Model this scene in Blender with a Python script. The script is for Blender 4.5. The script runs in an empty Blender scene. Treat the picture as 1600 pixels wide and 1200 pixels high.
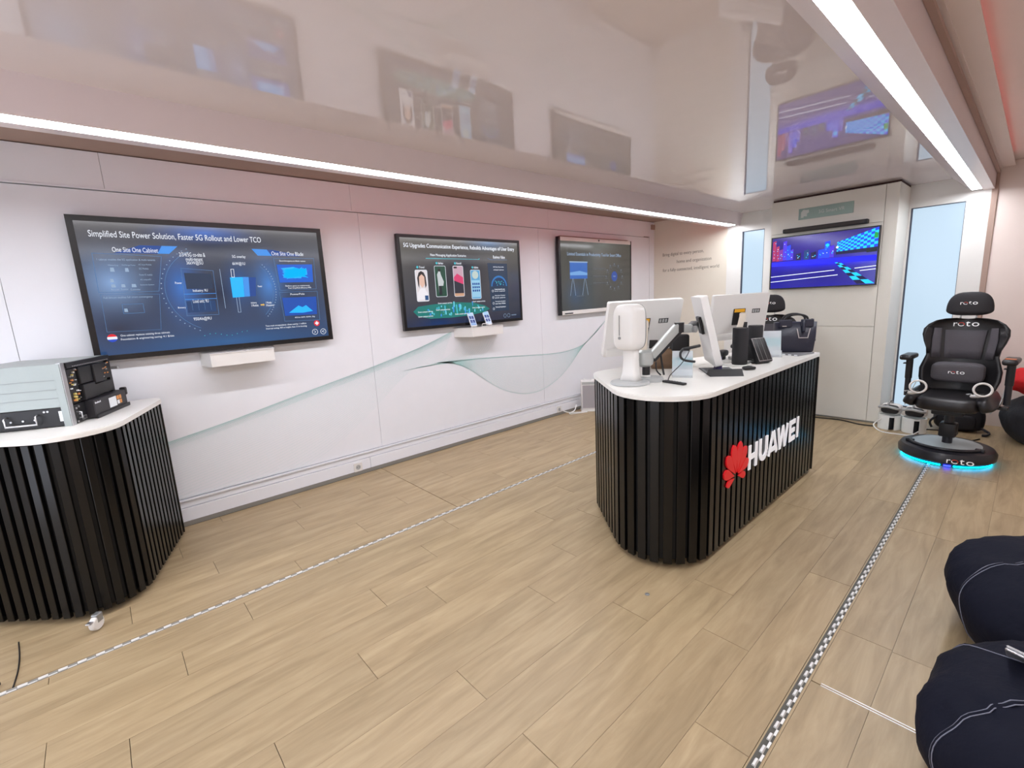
import bpy, bmesh, math, random
from mathutils import Vector, Matrix, noise
random.seed(7)
SC = bpy.context.scene
COL = SC.collection
R = math.radians

# ------------------------------------------------------------------ camera
CAM_Z = 1.55
yaw, pitch, roll = R(48.498), R(-10.424), R(-3.0)
fw = Vector((math.cos(pitch)*math.cos(yaw), math.cos(pitch)*math.sin(yaw), math.sin(pitch)))
rt = Vector((math.sin(yaw), -math.cos(yaw), 0)); up = rt.cross(fw)
rt2 = math.cos(roll)*rt + math.sin(roll)*up
up2 = -math.sin(roll)*rt + math.cos(roll)*up
cd = bpy.data.cameras.new('camera'); cam = bpy.data.objects.new('camera', cd); COL.objects.link(cam)
cd.sensor_width = 36; cd.lens = 724.16/1600*36; cd.clip_start = 0.02
cam.matrix_world = Matrix(((rt2.x, up2.x, -fw.x, 0), (rt2.y, up2.y, -fw.y, 0), (rt2.z, up2.z, -fw.z, CAM_Z), (0, 0, 0, 1)))
SC.camera = cam
# ------------------------------------------------------------------ world, exposure
w = bpy.data.worlds.new('world'); SC.world = w; w.use_nodes = True
w.node_tree.nodes['Background'].inputs[0].default_value = (0.75, 0.85, 1, 1)
w.node_tree.nodes['Background'].inputs[1].default_value = 1.0
SC.view_settings.view_transform = 'Standard'; SC.view_settings.look = 'None'
SC.view_settings.gamma = 1; SC.view_settings.use_curve_mapping = False
SC.view_settings.exposure = 0.27
LED_POWER = 36.0
WINDOW_POWER = 0.78
REAR_FILL = 2.4
RED_POWER = 5.0

# ------------------------------------------------------------------ materials
def lin(c):
    return tuple(((v/255)/12.92 if v/255 <= .04045 else (((v/255)+.055)/1.055)**2.4) for v in c)+(1,)
MATS = {}
def mat(name, col, rough=.5, metal=0, coat=0, spec=.5, bump=0, bscale=60, var=0, vscale=8, emit=None, estr=0, alpha=1, trans=0, coatr=.05):
    if name in MATS: return MATS[name]
    m = bpy.data.materials.new(name); m.use_nodes = True
    nt = m.node_tree; b = nt.nodes['Principled BSDF']
    c = lin(col)
    b.inputs['Base Color'].default_value = c; b.inputs['Roughness'].default_value = rough
    b.inputs['Metallic'].default_value = metal; b.inputs['Coat Weight'].default_value = coat
    b.inputs['Coat Roughness'].default_value = coatr
    b.inputs['Specular IOR Level'].default_value = spec
    b.inputs['Alpha'].default_value = alpha; b.inputs['Transmission Weight'].default_value = trans
    tc = nt.nodes.new('ShaderNodeTexCoord')
    n = nt.nodes.new('ShaderNodeTexNoise'); n.inputs['Scale'].default_value = vscale; n.inputs['Detail'].default_value = 4
    nt.links.new(tc.outputs['Object'], n.inputs['Vector'])
    mx = nt.nodes.new('ShaderNodeMix'); mx.data_type = 'RGBA'
    v = max(var, .02)
    mx.inputs[6].default_value = tuple(x*(1-v) for x in c[:3])+(1,); mx.inputs[7].default_value = tuple(min(1, x*(1+v)) for x in c[:3])+(1,)
    nt.links.new(n.outputs[0], mx.inputs[0]); nt.links.new(mx.outputs[2], b.inputs['Base Color'])
    if bump:
        n2 = nt.nodes.new('ShaderNodeTexNoise'); n2.inputs['Scale'].default_value = bscale; n2.inputs['Detail'].default_value = 3
        nt.links.new(tc.outputs['Object'], n2.inputs['Vector'])
        bp = nt.nodes.new('ShaderNodeBump'); bp.inputs['Strength'].default_value = bump; bp.inputs['Distance'].default_value = .01
        nt.links.new(n2.outputs[0], bp.inputs['Height']); nt.links.new(bp.outputs[0], b.inputs['Normal'])
    if emit:
        b.inputs['Emission Color'].default_value = lin(emit); b.inputs['Emission Strength'].default_value = estr
    MATS[name] = m
    return m

def screen_mat(name, top, bot, spots, H, strength=1.0, gloss=.12):
    """display: vertical gradient plus soft glow spots, in the panel's own coordinates (u right, v up)"""
    m = bpy.data.materials.new(name); m.use_nodes = True; nt = m.node_tree; b = nt.nodes['Principled BSDF']
    b.inputs['Base Color'].default_value = (.006, .006, .008, 1); b.inputs['Roughness'].default_value = gloss
    tc = nt.nodes.new('ShaderNodeTexCoord'); sx = nt.nodes.new('ShaderNodeSeparateXYZ'); nt.links.new(tc.outputs['Object'], sx.inputs[0])
    dv = nt.nodes.new('ShaderNodeMath'); dv.operation = 'DIVIDE'; dv.inputs[1].default_value = H; nt.links.new(sx.outputs[1], dv.inputs[0])
    ramp = nt.nodes.new('ShaderNodeValToRGB'); nt.links.new(dv.outputs[0], ramp.inputs[0])
    ramp.color_ramp.elements[0].color = lin(bot); ramp.color_ramp.elements[1].color = lin(top)
    cur = ramp.outputs[0]
    for (u, v, ru, rv, c) in spots:
        mp = nt.nodes.new('ShaderNodeMapping'); mp.vector_type = 'TEXTURE'
        mp.inputs['Location'].default_value = (u, v, 0); mp.inputs['Scale'].default_value = (ru, rv, 1)
        nt.links.new(tc.outputs['Object'], mp.inputs[0])
        g = nt.nodes.new('ShaderNodeTexGradient'); g.gradient_type = 'QUADRATIC_SPHERE'; nt.links.new(mp.outputs[0], g.inputs[0])
        mx = nt.nodes.new('ShaderNodeMix'); mx.data_type = 'RGBA'; nt.links.new(g.outputs[1], mx.inputs[0])
        nt.links.new(cur, mx.inputs[6]); mx.inputs[7].default_value = lin(c); cur = mx.outputs[2]
    nt.links.new(cur, b.inputs['Emission Color']); b.inputs['Emission Strength'].default_value = strength
    MATS[name] = m
    return m
def glow(name, col, s=1.0):
    return mat(name, (0, 0, 0), .4, emit=col, estr=s)

def floor_mat():
    m = bpy.data.materials.new('oak_plank'); m.use_nodes = True; nt = m.node_tree; b = nt.nodes['Principled BSDF']; L = nt.links
    ge = nt.nodes.new('ShaderNodeNewGeometry'); oi = nt.nodes.new('ShaderNodeObjectInfo')
    mul = nt.nodes.new('ShaderNodeMath'); mul.operation = 'MULTIPLY'; mul.inputs[1].default_value = 37.0; L.new(oi.outputs['Random'], mul.inputs[0])
    add = nt.nodes.new('ShaderNodeVectorMath'); add.operation = 'ADD'; L.new(ge.outputs['Position'], add.inputs[0])
    cmb = nt.nodes.new('ShaderNodeCombineXYZ'); L.new(mul.outputs[0], cmb.inputs[0]); L.new(mul.outputs[0], cmb.inputs[2]); L.new(cmb.outputs[0], add.inputs[1])
    mp = nt.nodes.new('ShaderNodeMapping'); mp.inputs['Scale'].default_value = (1.6, 13, 1); L.new(add.outputs[0], mp.inputs[0])
    n = nt.nodes.new('ShaderNodeTexNoise'); n.inputs['Scale'].default_value = 1.4; n.inputs['Detail'].default_value = 9; n.inputs['Roughness'].default_value = .62; n.inputs['Distortion'].default_value = .5; L.new(mp.outputs[0], n.inputs[0])
    mp2 = nt.nodes.new('ShaderNodeMapping'); mp2.inputs['Scale'].default_value = (1.2, 4, 1); L.new(add.outputs[0], mp2.inputs[0])
    n2 = nt.nodes.new('ShaderNodeTexNoise'); n2.inputs['Scale'].default_value = 1.5; n2.inputs['Detail'].default_value = 3; L.new(mp2.outputs[0], n2.inputs[0])
    cr = nt.nodes.new('ShaderNodeValToRGB'); L.new(n.outputs[0], cr.inputs[0])
    e = cr.color_ramp.elements; e[0].position = .25; e[0].color = lin((147, 127, 96)); e[1].position = .75; e[1].color = lin((186, 166, 132))
    k = e.new(.5); k.color = lin((169, 148, 115))
    mx = nt.nodes.new('ShaderNodeMix'); mx.data_type = 'RGBA'; mx.blend_type = 'MULTIPLY'; mx.inputs[0].default_value = .5
    cr2 = nt.nodes.new('ShaderNodeValToRGB'); L.new(n2.outputs[0], cr2.inputs[0]); q = cr2.color_ramp.elements
    q[0].position = .3; q[0].color = (.82, .80, .78, 1); q[1].position = .7; q[1].color = (1, .98, .94, 1)
    L.new(cr.outputs[0], mx.inputs[6]); L.new(cr2.outputs[0], mx.inputs[7])
    hs = nt.nodes.new('ShaderNodeHueSaturation'); L.new(mx.outputs[2], hs.inputs['Color'])
    mr = nt.nodes.new('ShaderNodeMapRange'); mr.inputs[3].default_value = .95; mr.inputs[4].default_value = 1.04; L.new(oi.outputs['Random'], mr.inputs[0]); L.new(mr.outputs[0], hs.inputs['Value'])
    L.new(hs.outputs[0], b.inputs['Base Color'])
    b.inputs['Roughness'].default_value = .42
    bp = nt.nodes.new('ShaderNodeBump'); bp.inputs['Strength'].default_value = .12; bp.inputs['Distance'].default_value = .002; L.new(n.outputs[0], bp.inputs['Height']); L.new(bp.outputs[0], b.inputs['Normal'])
    return m
M_PLANK = floor_mat()
M_WALL = mat('white_laminate', (232, 234, 240), .42, var=.02)
M_WHITE = mat('white_paint', (228, 226, 222), .4)
M_BEIGE = mat('beige_paint', (222, 215, 200), .5)
M_CAB = mat('cabinet_laminate', (226, 222, 212), .4)
M_CEIL = mat('gloss_ceiling', (222, 212, 212), .025, coat=.2, coatr=.02, spec=.5)
M_FASCIA = mat('fascia_white', (226, 213, 215), .3)
M_TAUPE = mat('taupe_panel', (168, 142, 130), .6)
M_PINKW = mat('slide_out_panel', (232, 216, 208), .45)
M_GREYSTRIP = mat('grey_sealing', (132, 130, 124), .5)
M_SUB = mat('joint_dark', (70, 60, 48), .8)
M_BLACK = mat('black_lacquer', (8, 8, 9), .26, spec=.4)
M_BLACKM = mat('black_plastic', (24, 24, 27), .45)
M_DARK = mat('dark_core', (10, 10, 10), .7)
M_BEZEL = mat('bezel_black', (16, 15, 17), .3)
M_TOP = mat('white_solid_surface', (233, 231, 226), .3)
M_PLAST = mat('white_plastic', (226, 224, 221), .3)
M_ALU = mat('brushed_aluminium', (200, 200, 202), .35, metal=.9)
M_GREY = mat('grey_metal', (150, 152, 152), .4, metal=.6)
M_LGREY = mat('light_grey_plastic', (176, 178, 178), .35)
M_STEEL = mat('galvanised_steel', (158, 166, 164), .42, metal=.3, var=.06, vscale=6)
M_CABLE = mat('black_cable', (14, 14, 15), .5)
M_WCABLE = mat('white_cable', (235, 235, 232), .45)
M_RED = mat('logo_red', (226, 22, 34), .35, emit=(226, 22, 34), estr=.12)
M_LETTER = mat('letter_white', (242, 242, 245), .4, emit=(240, 240, 245), estr=.25)  # faint emission lifts the letters and flattens their shading

# ------------------------------------------------------------------ mesh builders
class MB:
    def __init__(s): s.bm = bmesh.new()
    def box(s, a, b, bev=0, seg=2, mtx=None):
        r = bmesh.ops.create_cube(s.bm, size=1); vs = r['verts']
        a = Vector(a); b = Vector(b); c = (a+b)/2; d = b-a
        for v in vs: v.co = Vector((v.co.x*d.x, v.co.y*d.y, v.co.z*d.z))+c
        if bev:
            es = list({e for v in vs for e in v.link_edges})
            r2 = bmesh.ops.bevel(s.bm, geom=es, offset=bev, segments=seg, affect='EDGES', profile=.5)
            vs = list({v for f in r2['faces'] for v in f.verts} | {v for v in vs if v.is_valid})
            comp = set(vs); st = list(vs)
            while st:
                v = st.pop()
                for e in v.link_edges:
                    o = e.other_vert(v)
                    if o not in comp: comp.add(o); st.append(o)
            vs = list(comp)
        if mtx is not None:
            for v in vs: v.co = mtx @ v.co
        return s
    def prism(s, pts, z0, z1, axis='z', mtx=None):
        """closed polygon (list of 2D) extruded; axis = the extruded direction"""
        def P(p, h):
            if axis == 'z': v = Vector((p[0], p[1], h))
            elif axis == 'y': v = Vector((p[0], h, p[1]))
            else: v = Vector((h, p[0], p[1]))
            return mtx @ v if mtx is not None else v
        A = [s.bm.verts.new(P(p, z0)) for p in pts]; B = [s.bm.verts.new(P(p, z1)) for p in pts]
        n = len(pts)
        s.bm.faces.new(A[::-1]); s.bm.faces.new(B)
        for i in range(n): s.bm.faces.new((A[i], A[(i+1) % n], B[(i+1) % n], B[i]))
        return s
    def lathe(s, prof, c=(0, 0, 0), n=32, sx=1, sy=1, mtx=None):
        rings = []
        for (r, z) in prof:
            if r < 1e-6: rings.append([s.bm.verts.new((0, 0, z))])
            else: rings.append([s.bm.verts.new((r*sx*math.cos(2*math.pi*i/n), r*sy*math.sin(2*math.pi*i/n), z)) for i in range(n)])
        for a, b in zip(rings, rings[1:]):
            for i in range(n):
                j = (i+1) % n
                if len(a) == 1 and len(b) == 1: continue
                if len(a) == 1: s.bm.faces.new((a[0], b[j], b[i]))
                elif len(b) == 1: s.bm.faces.new((a[i], a[j], b[0]))
                else: s.bm.faces.new((a[i], a[j], b[j], b[i]))
        if len(rings[0]) > 1: s.bm.faces.new(rings[0][::-1])
        if len(rings[-1]) > 1: s.bm.faces.new(rings[-1])
        T = Matrix.Translation(c)
        if mtx is not None: T = T @ mtx
        for rg in rings:
            for v in rg: v.co = T @ v.co
        return s
    def tube(s, pts, r, n=8, closed=False, smooth=0):
        pts = [Vector(p) for p in pts]
        if smooth and len(pts) > 2:
            out = []; N = len(pts)
            rng = range(N if closed else N-1)
            for i in rng:
                p0 = pts[(i-1) % N] if closed or i > 0 else pts[0]
                p1 = pts[i]; p2 = pts[(i+1) % N]
                p3 = pts[(i+2) % N] if closed or i+2 < N else pts[-1]
                for k in range(smooth):
                    t = k/smooth
                    out.append(.5*((2*p1)+(-p0+p2)*t+(2*p0-5*p1+4*p2-p3)*t*t+(-p0+3*p1-3*p2+p3)*t**3))
            if not closed: out.append(pts[-1])
            pts = out
        N = len(pts); rings = []
        prevn = None
        for i in range(N):
            if closed: d = pts[(i+1) % N]-pts[i-1]
            else: d = pts[min(i+1, N-1)]-pts[max(i-1, 0)]
            d.normalize()
            if prevn is None:
                a = Vector((0, 0, 1)) if abs(d.z) < .9 else Vector((1, 0, 0)); nn = d.cross(a).normalized()
            else:
                nn = (prevn-d*prevn.dot(d))
                nn = nn.normalized() if nn.length > 1e-6 else d.orthogonal().normalized()
            prevn = nn; bb = d.cross(nn)
            rr = r[i*len(r)//N] if isinstance(r, (list, tuple)) else r
            rings.append([s.bm.verts.new(pts[i]+rr*(math.cos(2*math.pi*k/n)*nn+math.sin(2*math.pi*k/n)*bb)) for k in range(n)])
        rng = range(N if closed else N-1)
        for i in rng:
            a = rings[i]; b = rings[(i+1) % N]
            for k in range(n): s.bm.faces.new((a[k], a[(k+1) % n], b[(k+1) % n], b[k]))
        if not closed: s.bm.faces.new(rings[0][::-1]); s.bm.faces.new(rings[-1])
        return s
    def sphere(s, fn, nu=32, nv=16):
        """fn(theta 0..2pi, phi 0..1 bottom to top) -> point"""
        rings = []
        for j in range(nv+1):
            ph = j/nv
            if j in (0, nv): rings.append([s.bm.verts.new(fn(0, ph))])
            else: rings.append([s.bm.verts.new(fn(2*math.pi*i/nu, ph)) for i in range(nu)])
        for a, b in zip(rings, rings[1:]):
            for i in range(nu):
                k = (i+1) % nu
                if len(a) == 1: s.bm.faces.new((a[0], b[k], b[i]))
                elif len(b) == 1: s.bm.faces.new((a[i], a[k], b[0]))
                else: s.bm.faces.new((a[i], a[k], b[k], b[i]))
        return s
    def superell(s, c, d, e=.35, nu=32, nv=18, mtx=None):
        c = Vector(c)
        def sg(v, p): return math.copysign(abs(v)**p, v)
        def fn(t, ph):
            q = -math.pi/2+math.pi*ph
            v = Vector((d[0]/2*sg(math.cos(q), e)*sg(math.cos(t), e), d[1]/2*sg(math.cos(q), e)*sg(math.sin(t), e), d[2]/2*sg(math.sin(q), e)))
            v = v+c
            return mtx @ v if mtx is not None else v
        return s.sphere(fn, nu, nv)
    def build(s, name, m, parent=None, smooth=None, loc=None, rot=None):
        bmesh.ops.recalc_face_normals(s.bm, faces=s.bm.faces[:])
        me = bpy.data.meshes.new(name); s.bm.to_mesh(me); s.bm.free()
        me.materials.append(m)
        if smooth:
            me.polygons.foreach_set('use_smooth', [True]*len(me.polygons))
            if smooth is not True: me.set_sharp_from_angle(angle=R(smooth))
        return place(name, me, parent, loc, rot)
def place(name, me, parent=None, loc=None, rot=None, scale=None):
    o = bpy.data.objects.new(name, me); COL.objects.link(o)
    if parent: o.parent = parent
    if loc is not None: o.location = loc
    if rot is not None: o.rotation_euler = rot
    if scale is not None: o.scale = scale
    return o
def thing(name, label, cat, loc=(0, 0, 0), rot=(0, 0, 0), group=None):
    o = bpy.data.objects.new(name, None); COL.objects.link(o); o.empty_display_size = .1
    o.location = loc; o.rotation_euler = rot; o['label'] = label; o['category'] = cat
    if group: o['group'] = group
    return o
def tag(o, label, cat, group=None):
    o['label'] = label; o['category'] = cat
    if group: o['group'] = group
    return o
def struct(o): o['kind'] = 'structure'; return o
def bx(a, b, bev=0, seg=2): return MB().box(a, b, bev, seg)

def text_mesh(body, wdt, hgt, extrude=.0005, bold=0, shear=0, align='L'):
    cu = bpy.data.curves.new('t', 'FONT'); cu.body = body; cu.size = 1; cu.resolution_u = 3
    cu.extrude = 0.01; cu.offset = bold; cu.shear = shear
    ob = bpy.data.objects.new('t', cu); COL.objects.link(ob)
    dg = bpy.context.evaluated_depsgraph_get(); dg.update()
    me = bpy.data.meshes.new_from_object(ob.evaluated_get(dg))
    bpy.data.objects.remove(ob); bpy.data.curves.remove(cu)
    xs = [v.co.x for v in me.vertices]; ys = [v.co.y for v in me.vertices]; zs = [v.co.z for v in me.vertices]
    x0, x1, y0, y1 = min(xs), max(xs), min(ys), max(ys)
    kx = wdt/(x1-x0); ky = hgt/(y1-y0) if hgt else kx
    for v in me.vertices: v.co = Vector(((v.co.x-x0)*kx, (v.co.y-y0)*ky, v.co.z/.01*extrude))
    me.materials.clear()
    return me
def text(name, body, u, v, wdt, hgt, m, parent, z=.001, extrude=.0005, bold=0, mtx=None, shear=0):
    """lettering laid in the parent's u,v plane; lower-left corner at (u,v)"""
    me = text_mesh(body, wdt, hgt, extrude, bold, shear)
    me.materials.append(m)
    T = Matrix.Translation((u, v, z))
    me.transform(mtx @ T if mtx is not None else T)
    me.name = name
    return place(name, me, parent)
def rrect(x0, y0, x1, y1, r, n=6):
    pts = []
    for cx, cy, a in ((x1-r, y0+r, -90), (x1-r, y1-r, 0), (x0+r, y1-r, 90), (x0+r, y0+r, 180)):
        for i in range(n+1):
            t = R(a+90*i/n); pts.append((cx+r*math.cos(t), cy+r*math.sin(t)))
    return pts
def frame(mb, x0, y0, x1, y1, t, z0, z1):
    mb.box((x0, y0, z0), (x1, y0+t, z1)); mb.box((x0, y1-t, z0), (x1, y1, z1))
    mb.box((x0, y0+t, z0), (x0+t, y1-t, z1)); mb.box((x1-t, y0+t, z0), (x1, y1-t, z1)); return mb

# ================================================================== THE SETTING
XA, XB = -2.3, 6.75          # rear end, far end wall
YL, YR = 4.10, -0.86         # left wall face, right wall
YH1, YH2 = 2.785, 0.465      # floor hinges
# ---- floor: dark sub-floor with single planks
floor = struct(bx((XA, YR, -.06), (XB+.05, YL+.05, -.008)).build('floor', M_SUB))
plank_me = MB().box((0, 0, 0), (1, 1, 1)).bm
_me = bpy.data.meshes.new('plank'); plank_me.to_mesh(_me); plank_me.free(); _me.materials.append(M_PLANK)
def lay(rows, offs, cuts, L=1.29):
    for i in range(len(rows)-1):
        y0, y1 = sorted((rows[i], rows[i+1])); x = offs[i % len(offs)]
        while x > XA: x -= L
        xs = []
        while x < XB: xs.append(x); x += L
        xs.append(XB+.02); xs[0] = XA
        xs = sorted(set(xs+[c for c in cuts]))
        for a, b in zip(xs, xs[1:]):
            if b-a < .03: continue
            g = .0022 if b not in cuts else .006
            place('plank', _me, floor, (a, y0+.0005, -.008), None, (b-a-g, y1-y0-.001, .008))
lay([.487, .675, .88, 1.085, 1.29, 1.495, 1.697, 1.902, 2.11, 2.318, 2.516, 2.712, 2.763],
    [1.403, 1.882, .923, 1.75, .922, 1.542, .66, -.142, .915, .07, .374, .9], [])
lay([2.807, 2.95, 3.15, 3.34, 3.54, 3.74, 3.94, 4.075], [.71, 1.2, .334, .9, .2, 1.0, .5], [1.862])
lay([.443, .255, .05, -.15, -.35, -.55, -.75, -.86], [2.3, 1.0, 1.66, .4, 1.2, .7, 1.9], [1.897])
# ---- continuous floor hinges
M_KN = mat('hinge_bright', (232, 232, 230), .35, metal=.25); M_KD = mat('hinge_dark', (84, 82, 76), .45, metal=.4)
def hinge(y, label, M_KD):
    t = thing('hinged_metal_strip', label, 'strip', (0, y, 0), group='metal floor strips')
    bx((XA, -.021, -.006), (XB-.02, .021, -.001)).build('bed', M_PLANK, t); bx((XA, -.013, -.005), (XB-.02, .015, .0008)).build('leaf', M_KD, t)
    k1 = MB().tube([(0, 0, 0), (.031, 0, 0)], .0065, 6); k2 = MB().box((0, -.013, 0), (.03, -.005, .002))
    mes = []
    for mb, nm, mm in ((k1, 'knuckle', M_KN), (k2, 'plate_tab', M_KN)):
        bmesh.ops.recalc_face_normals(mb.bm, faces=mb.bm.faces[:])
        me = bpy.data.meshes.new(nm); mb.bm.to_mesh(me); mb.bm.free(); me.materials.append(mm); mes.append(me)
    x = -1.2
    while x < XB-.1:
        place('knuckle', mes[0], t, (x, 0, .002)); place('knuckle_tab', mes[1], t, (x+.032, 0, .001))
        x += .0645
hinge(YH1, 'long metal hinge strip in the floor below the three wall screens', mat('hinge_mid', (150, 148, 142), .45, metal=.3))
hinge(YH2, 'long metal hinge strip in the floor running from the foreground to the lit chair base', M_KD)
o = bx((1.889, -.2, 0), (1.893, .41, .0015)); o.box((1.901, -.2, 0), (1.905, .41, .0015))
tag(o.build('metal_joint_strip', M_KN), 'twin thin bright metal lines across the floor beside the bean bags', 'strip')
# ---- centre ceiling, slide-out ceilings
ce = struct(bx((XA, .68, 2.52), (XB+.02, 2.752, 2.58)).build('ceiling', M_CEIL))
struct(bx((XA, 2.93, 2.607), (XB+.02, YL+.1, 2.66)).build('ceiling', M_TAUPE))
struct(bx((XA, YR, 2.60), (XB+.02, .39, 2.66)).build('ceiling', M_PINKW))
# bulkheads with the light strips
def bulk(name, pts, m):
    return struct(MB().prism(pts, XA, XB, 'x').build(name, m))
bulk('trim_1', [(2.752, 2.52), (2.784, 2.372), (2.79, 2.366), (2.79, 2.374), (2.878, 2.374), (2.878, 2.362), (2.95, 2.362), (2.95, 2.66), (2.752, 2.66)], M_FASCIA)
bulk('trim_2', [(.684, 2.52), (.684, 2.66), (.37, 2.66), (.37, 2.36), (.452, 2.364), (.452, 2.374), (.526, 2.374), (.526, 2.366), (.533, 2.372)], M_FASCIA)
bx((XA, .345, 2.50), (XB, .369, 2.52)).build('ridge', M_TAUPE, struct(bx((XA, .335, 2.545), (XB, .369, 2.60)).build('trim_3', M_PINKW)))
bx((XA, .318, 2.575), (XB, .334, 2.60)).build('ridge', M_TAUPE, bpy.data.objects['trim_3'])
def led(label, pts, ax):
    t = thing('led_strip_light', label, 'light', group='ceiling light strips')
    MB().prism(pts, XA+.05, XB-.12, 'x').build('diffuser', glow('led_glow', (246, 249, 255), LED_POWER), t)
    c = [( (p[0]+.002) , p[1]) for p in pts]
    MB().prism(pts, XB-.12, XB-.1, 'x').build('end_cap', M_PLAST, t)
    return t
led('long white light strip above the left wall screens', [(2.791, 2.368), (2.877, 2.368), (2.877, 2.3735), (2.791, 2.3735)], 0)
led('wide bright light strip on the right, ending above the chair', [(.453, 2.367), (.525, 2.367), (.525, 2.3735), (.453, 2.3735)], 0)
# red cove lamps on the slide-out side of the bulkheads
def cove(label, a, b, pw):
    t = thing('red_cove_lamp', label, 'light', group='red cove lamps')
    bx(a, b).build('tube', glow('red_glow_'+str(pw), (255, 84, 92), pw), t)
    bx((a[0], a[1], b[2]), (b[0], b[1], b[2]+.006)).build('holder', M_GREYSTRIP, t)
cove('red lamp hidden above the left wall screens', (.6, 2.952, 2.57), (6.6, 2.976, 2.6), RED_POWER)
bx((XA, .25, 2.55), (XB, .335, 2.556)).build('lamp_hiding_lip', M_PINKW, bpy.data.objects['trim_3'])  # lip added to hide the red lamp and send its light upward
cove('red lamp above the added lip right of the bright light strip', (1.8, .296, 2.558), (6.3, .312, 2.566), RED_POWER*.5)
# ---- left wall: backing, panels, rails, skirting
wl = struct(bx((XA, YL+.012, 0), (XB, YL+.08, 2.66)).build('wall_left', M_GREYSTRIP))
seams = [XA, -.36, 1.903, 4.172, 6.62]
for a, b in zip(seams, seams[1:]):
    bx((a+.0012, YL-.002, .208), (b-.0012, YL+.012, 2.366), .0008, 1).build('panel', M_WALL, wl)
up_s = [XA, .2, 1.85, 4.35, 6.62]
for a, b in zip(up_s, up_s[1:]):
    bx((a+.001, YL-.008, 2.383), (b-.001, YL+.012, 2.60), .0006, 1).build('upper_panel', M_WALL, wl)
bx((XA, YL-.014, 2.372), (6.45, YL+.012, 2.382)).build('picture_rail', M_WALL, wl)
bl = struct(bx((XA, YL-.02, .0), (XB, YL+.012, .035)).build('baseboard_left', M_GREYSTRIP))
bx((XA, YL-.008, .14), (6.62, YL+.01, .185), .002, 1).build('rail', M_WALL, bl)
bx((XA, YL-.02, .19), (6.62, YL+.01, .202)).build('ledge', M_WALL, bl)
bsx = [XA, -.6, 1.762, 4.36, 6.62]
for a, b in zip(bsx, bsx[1:]):
    bx((a+.002, YL-.016, .032), (b-.002, YL+.01, .136), .002, 1).build('skirting_board', M_WALL, bl)
# printed line wave on the wall panels
def cr_curve(pts, n):
    out = []
    N = len(pts)
    P = [Vector(p+(0,)) if len(p) == 2 else Vector(p) for p in pts]
    d = [0]
    for i in range(1, N): d.append(d[-1]+(P[i]-P[i-1]).length)
    for k in range(n):
        s = d[-1]*k/(n-1); i = 0
        while i < N-2 and d[i+1] < s: i += 1
        t = (s-d[i])/(d[i+1]-d[i])
        p0 = P[max(i-1, 0)]; p1 = P[i]; p2 = P[i+1]; p3 = P[min(i+2, N-1)]
        out.append(.5*((2*p1)+(-p0+p2)*t+(2*p0-5*p1+4*p2-p3)*t*t+(-p0+3*p1-3*p2+p3)*t**3))
    return out
def wave_lines(c1, c2, n, pw, wd, N=60):
    A = cr_curve(c1, N); B = cr_curve(c2, N); res = []
    for j in range(n):
        t = (j/(n-1))**pw
        res.append(([a.lerp(b, t) for a, b in zip(A, B)], wd))
    return res
wb = bmesh.new()
top1 = [(-.5, .53), (-.1, .59), (.27, .654), (.709, .734), (1.306, .863), (1.878, .985), (2.445, 1.122), (2.81, 1.24)]
low1 = [(-.5, -.25), (-.1, -.1), (.3, .0), (.9, .12), (1.4, .3), (1.8, .55), (2.3, .9), (2.66, .93)]
twist = [(2.60, .931), (2.75, .929), (3.035, .917), (3.5, .887), (4.167, .837), (4.559, .823), (4.853, .855), (5.026, .903), (5.242, 1.016), (5.5, 1.19)]
loop = [(2.60, .930), (2.70, .918), (2.859, .878), (3.024, .794), (3.24, .643), (3.472, .501), (3.724, .408), (3.94, .374), (4.171, .392), (4.449, .485), (4.678, .625), (4.885, .796), (5.025, .892), (5.5, 1.185)]
sets = wave_lines(top1, low1, 44, 1.9, .0007)+wave_lines(top1, [(p[0], p[1]-.05) for p in top1], 9, 1.3, .0013)
sets += wave_lines(twist, loop, 34, 1, .0012)+wave_lines(loop, [(p[0], p[1]+.006) for p in loop], 2, 1, .002)+wave_lines(twist, [(p[0], p[1]-.006) for p in twist], 3, 1, .002)
sets += wave_lines([(2.81, 1.24), (2.9, 1.1), (2.66, .95), (2.2, .9)], [(3.4, 1.1), (3.2, .93), (2.9, .91), (2.4, .92)], 16, 1, .0011, 30)
for pts, wd in sets:
    prev = None
    for p in pts:
        z = max(p.y, .212)
        a = wb.verts.new((p.x, YL-.0032, z)); b = wb.verts.new((p.x, YL-.0032, z+wd))
        if prev: wb.faces.new((prev[0], a, b, prev[1]))
        prev = (a, b)
me = bpy.data.meshes.new('wave_print'); wb.to_mesh(me); wb.free(); me.materials.append(mat('teal_print', (168, 212, 208), .5))
o = place('wave_print', me, wl); o['kind'] = 'stuff'
# ---- far wall with two tall windows
wbk = MB()
for y0, y1, z0, z1 in ((2.751, 2.95, 0, 2.66), (2.467-.3, 2.467, 0, 2.66), (2.467, 2.751, 2.283, 2.66), (2.467, 2.751, 0, .1), (.99, 2.17, 0, 2.66), (.39, .565, 0, 2.66), (.565, .99, 2.283, 2.66), (.565, .99, 0, .1)):
    wbk.box((XB, y0, z0), (XB+.06, y1, z1))
wall_back = struct(wbk.build('wall_back', M_WHITE))
o = bx((XB+.012, 2.95, 0), (XB+.06, YL+.02, 2.66)).build('text_panel', M_BEIGE, wall_back)
struct(bx((XB, YR, 0), (XB+.06, .372, 2.66)).build('wall_back', M_PINKW))
struct(bx((XB-.02, .345, 0), (XB+.0, .39, 2.5), .003, 1).build('trim_4', M_TAUPE))
bx((6.625, YL-.004, .2), (XB+.012, YL+.012, 2.6), .002, 1).build('corner_post', M_WALL, wl)
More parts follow.
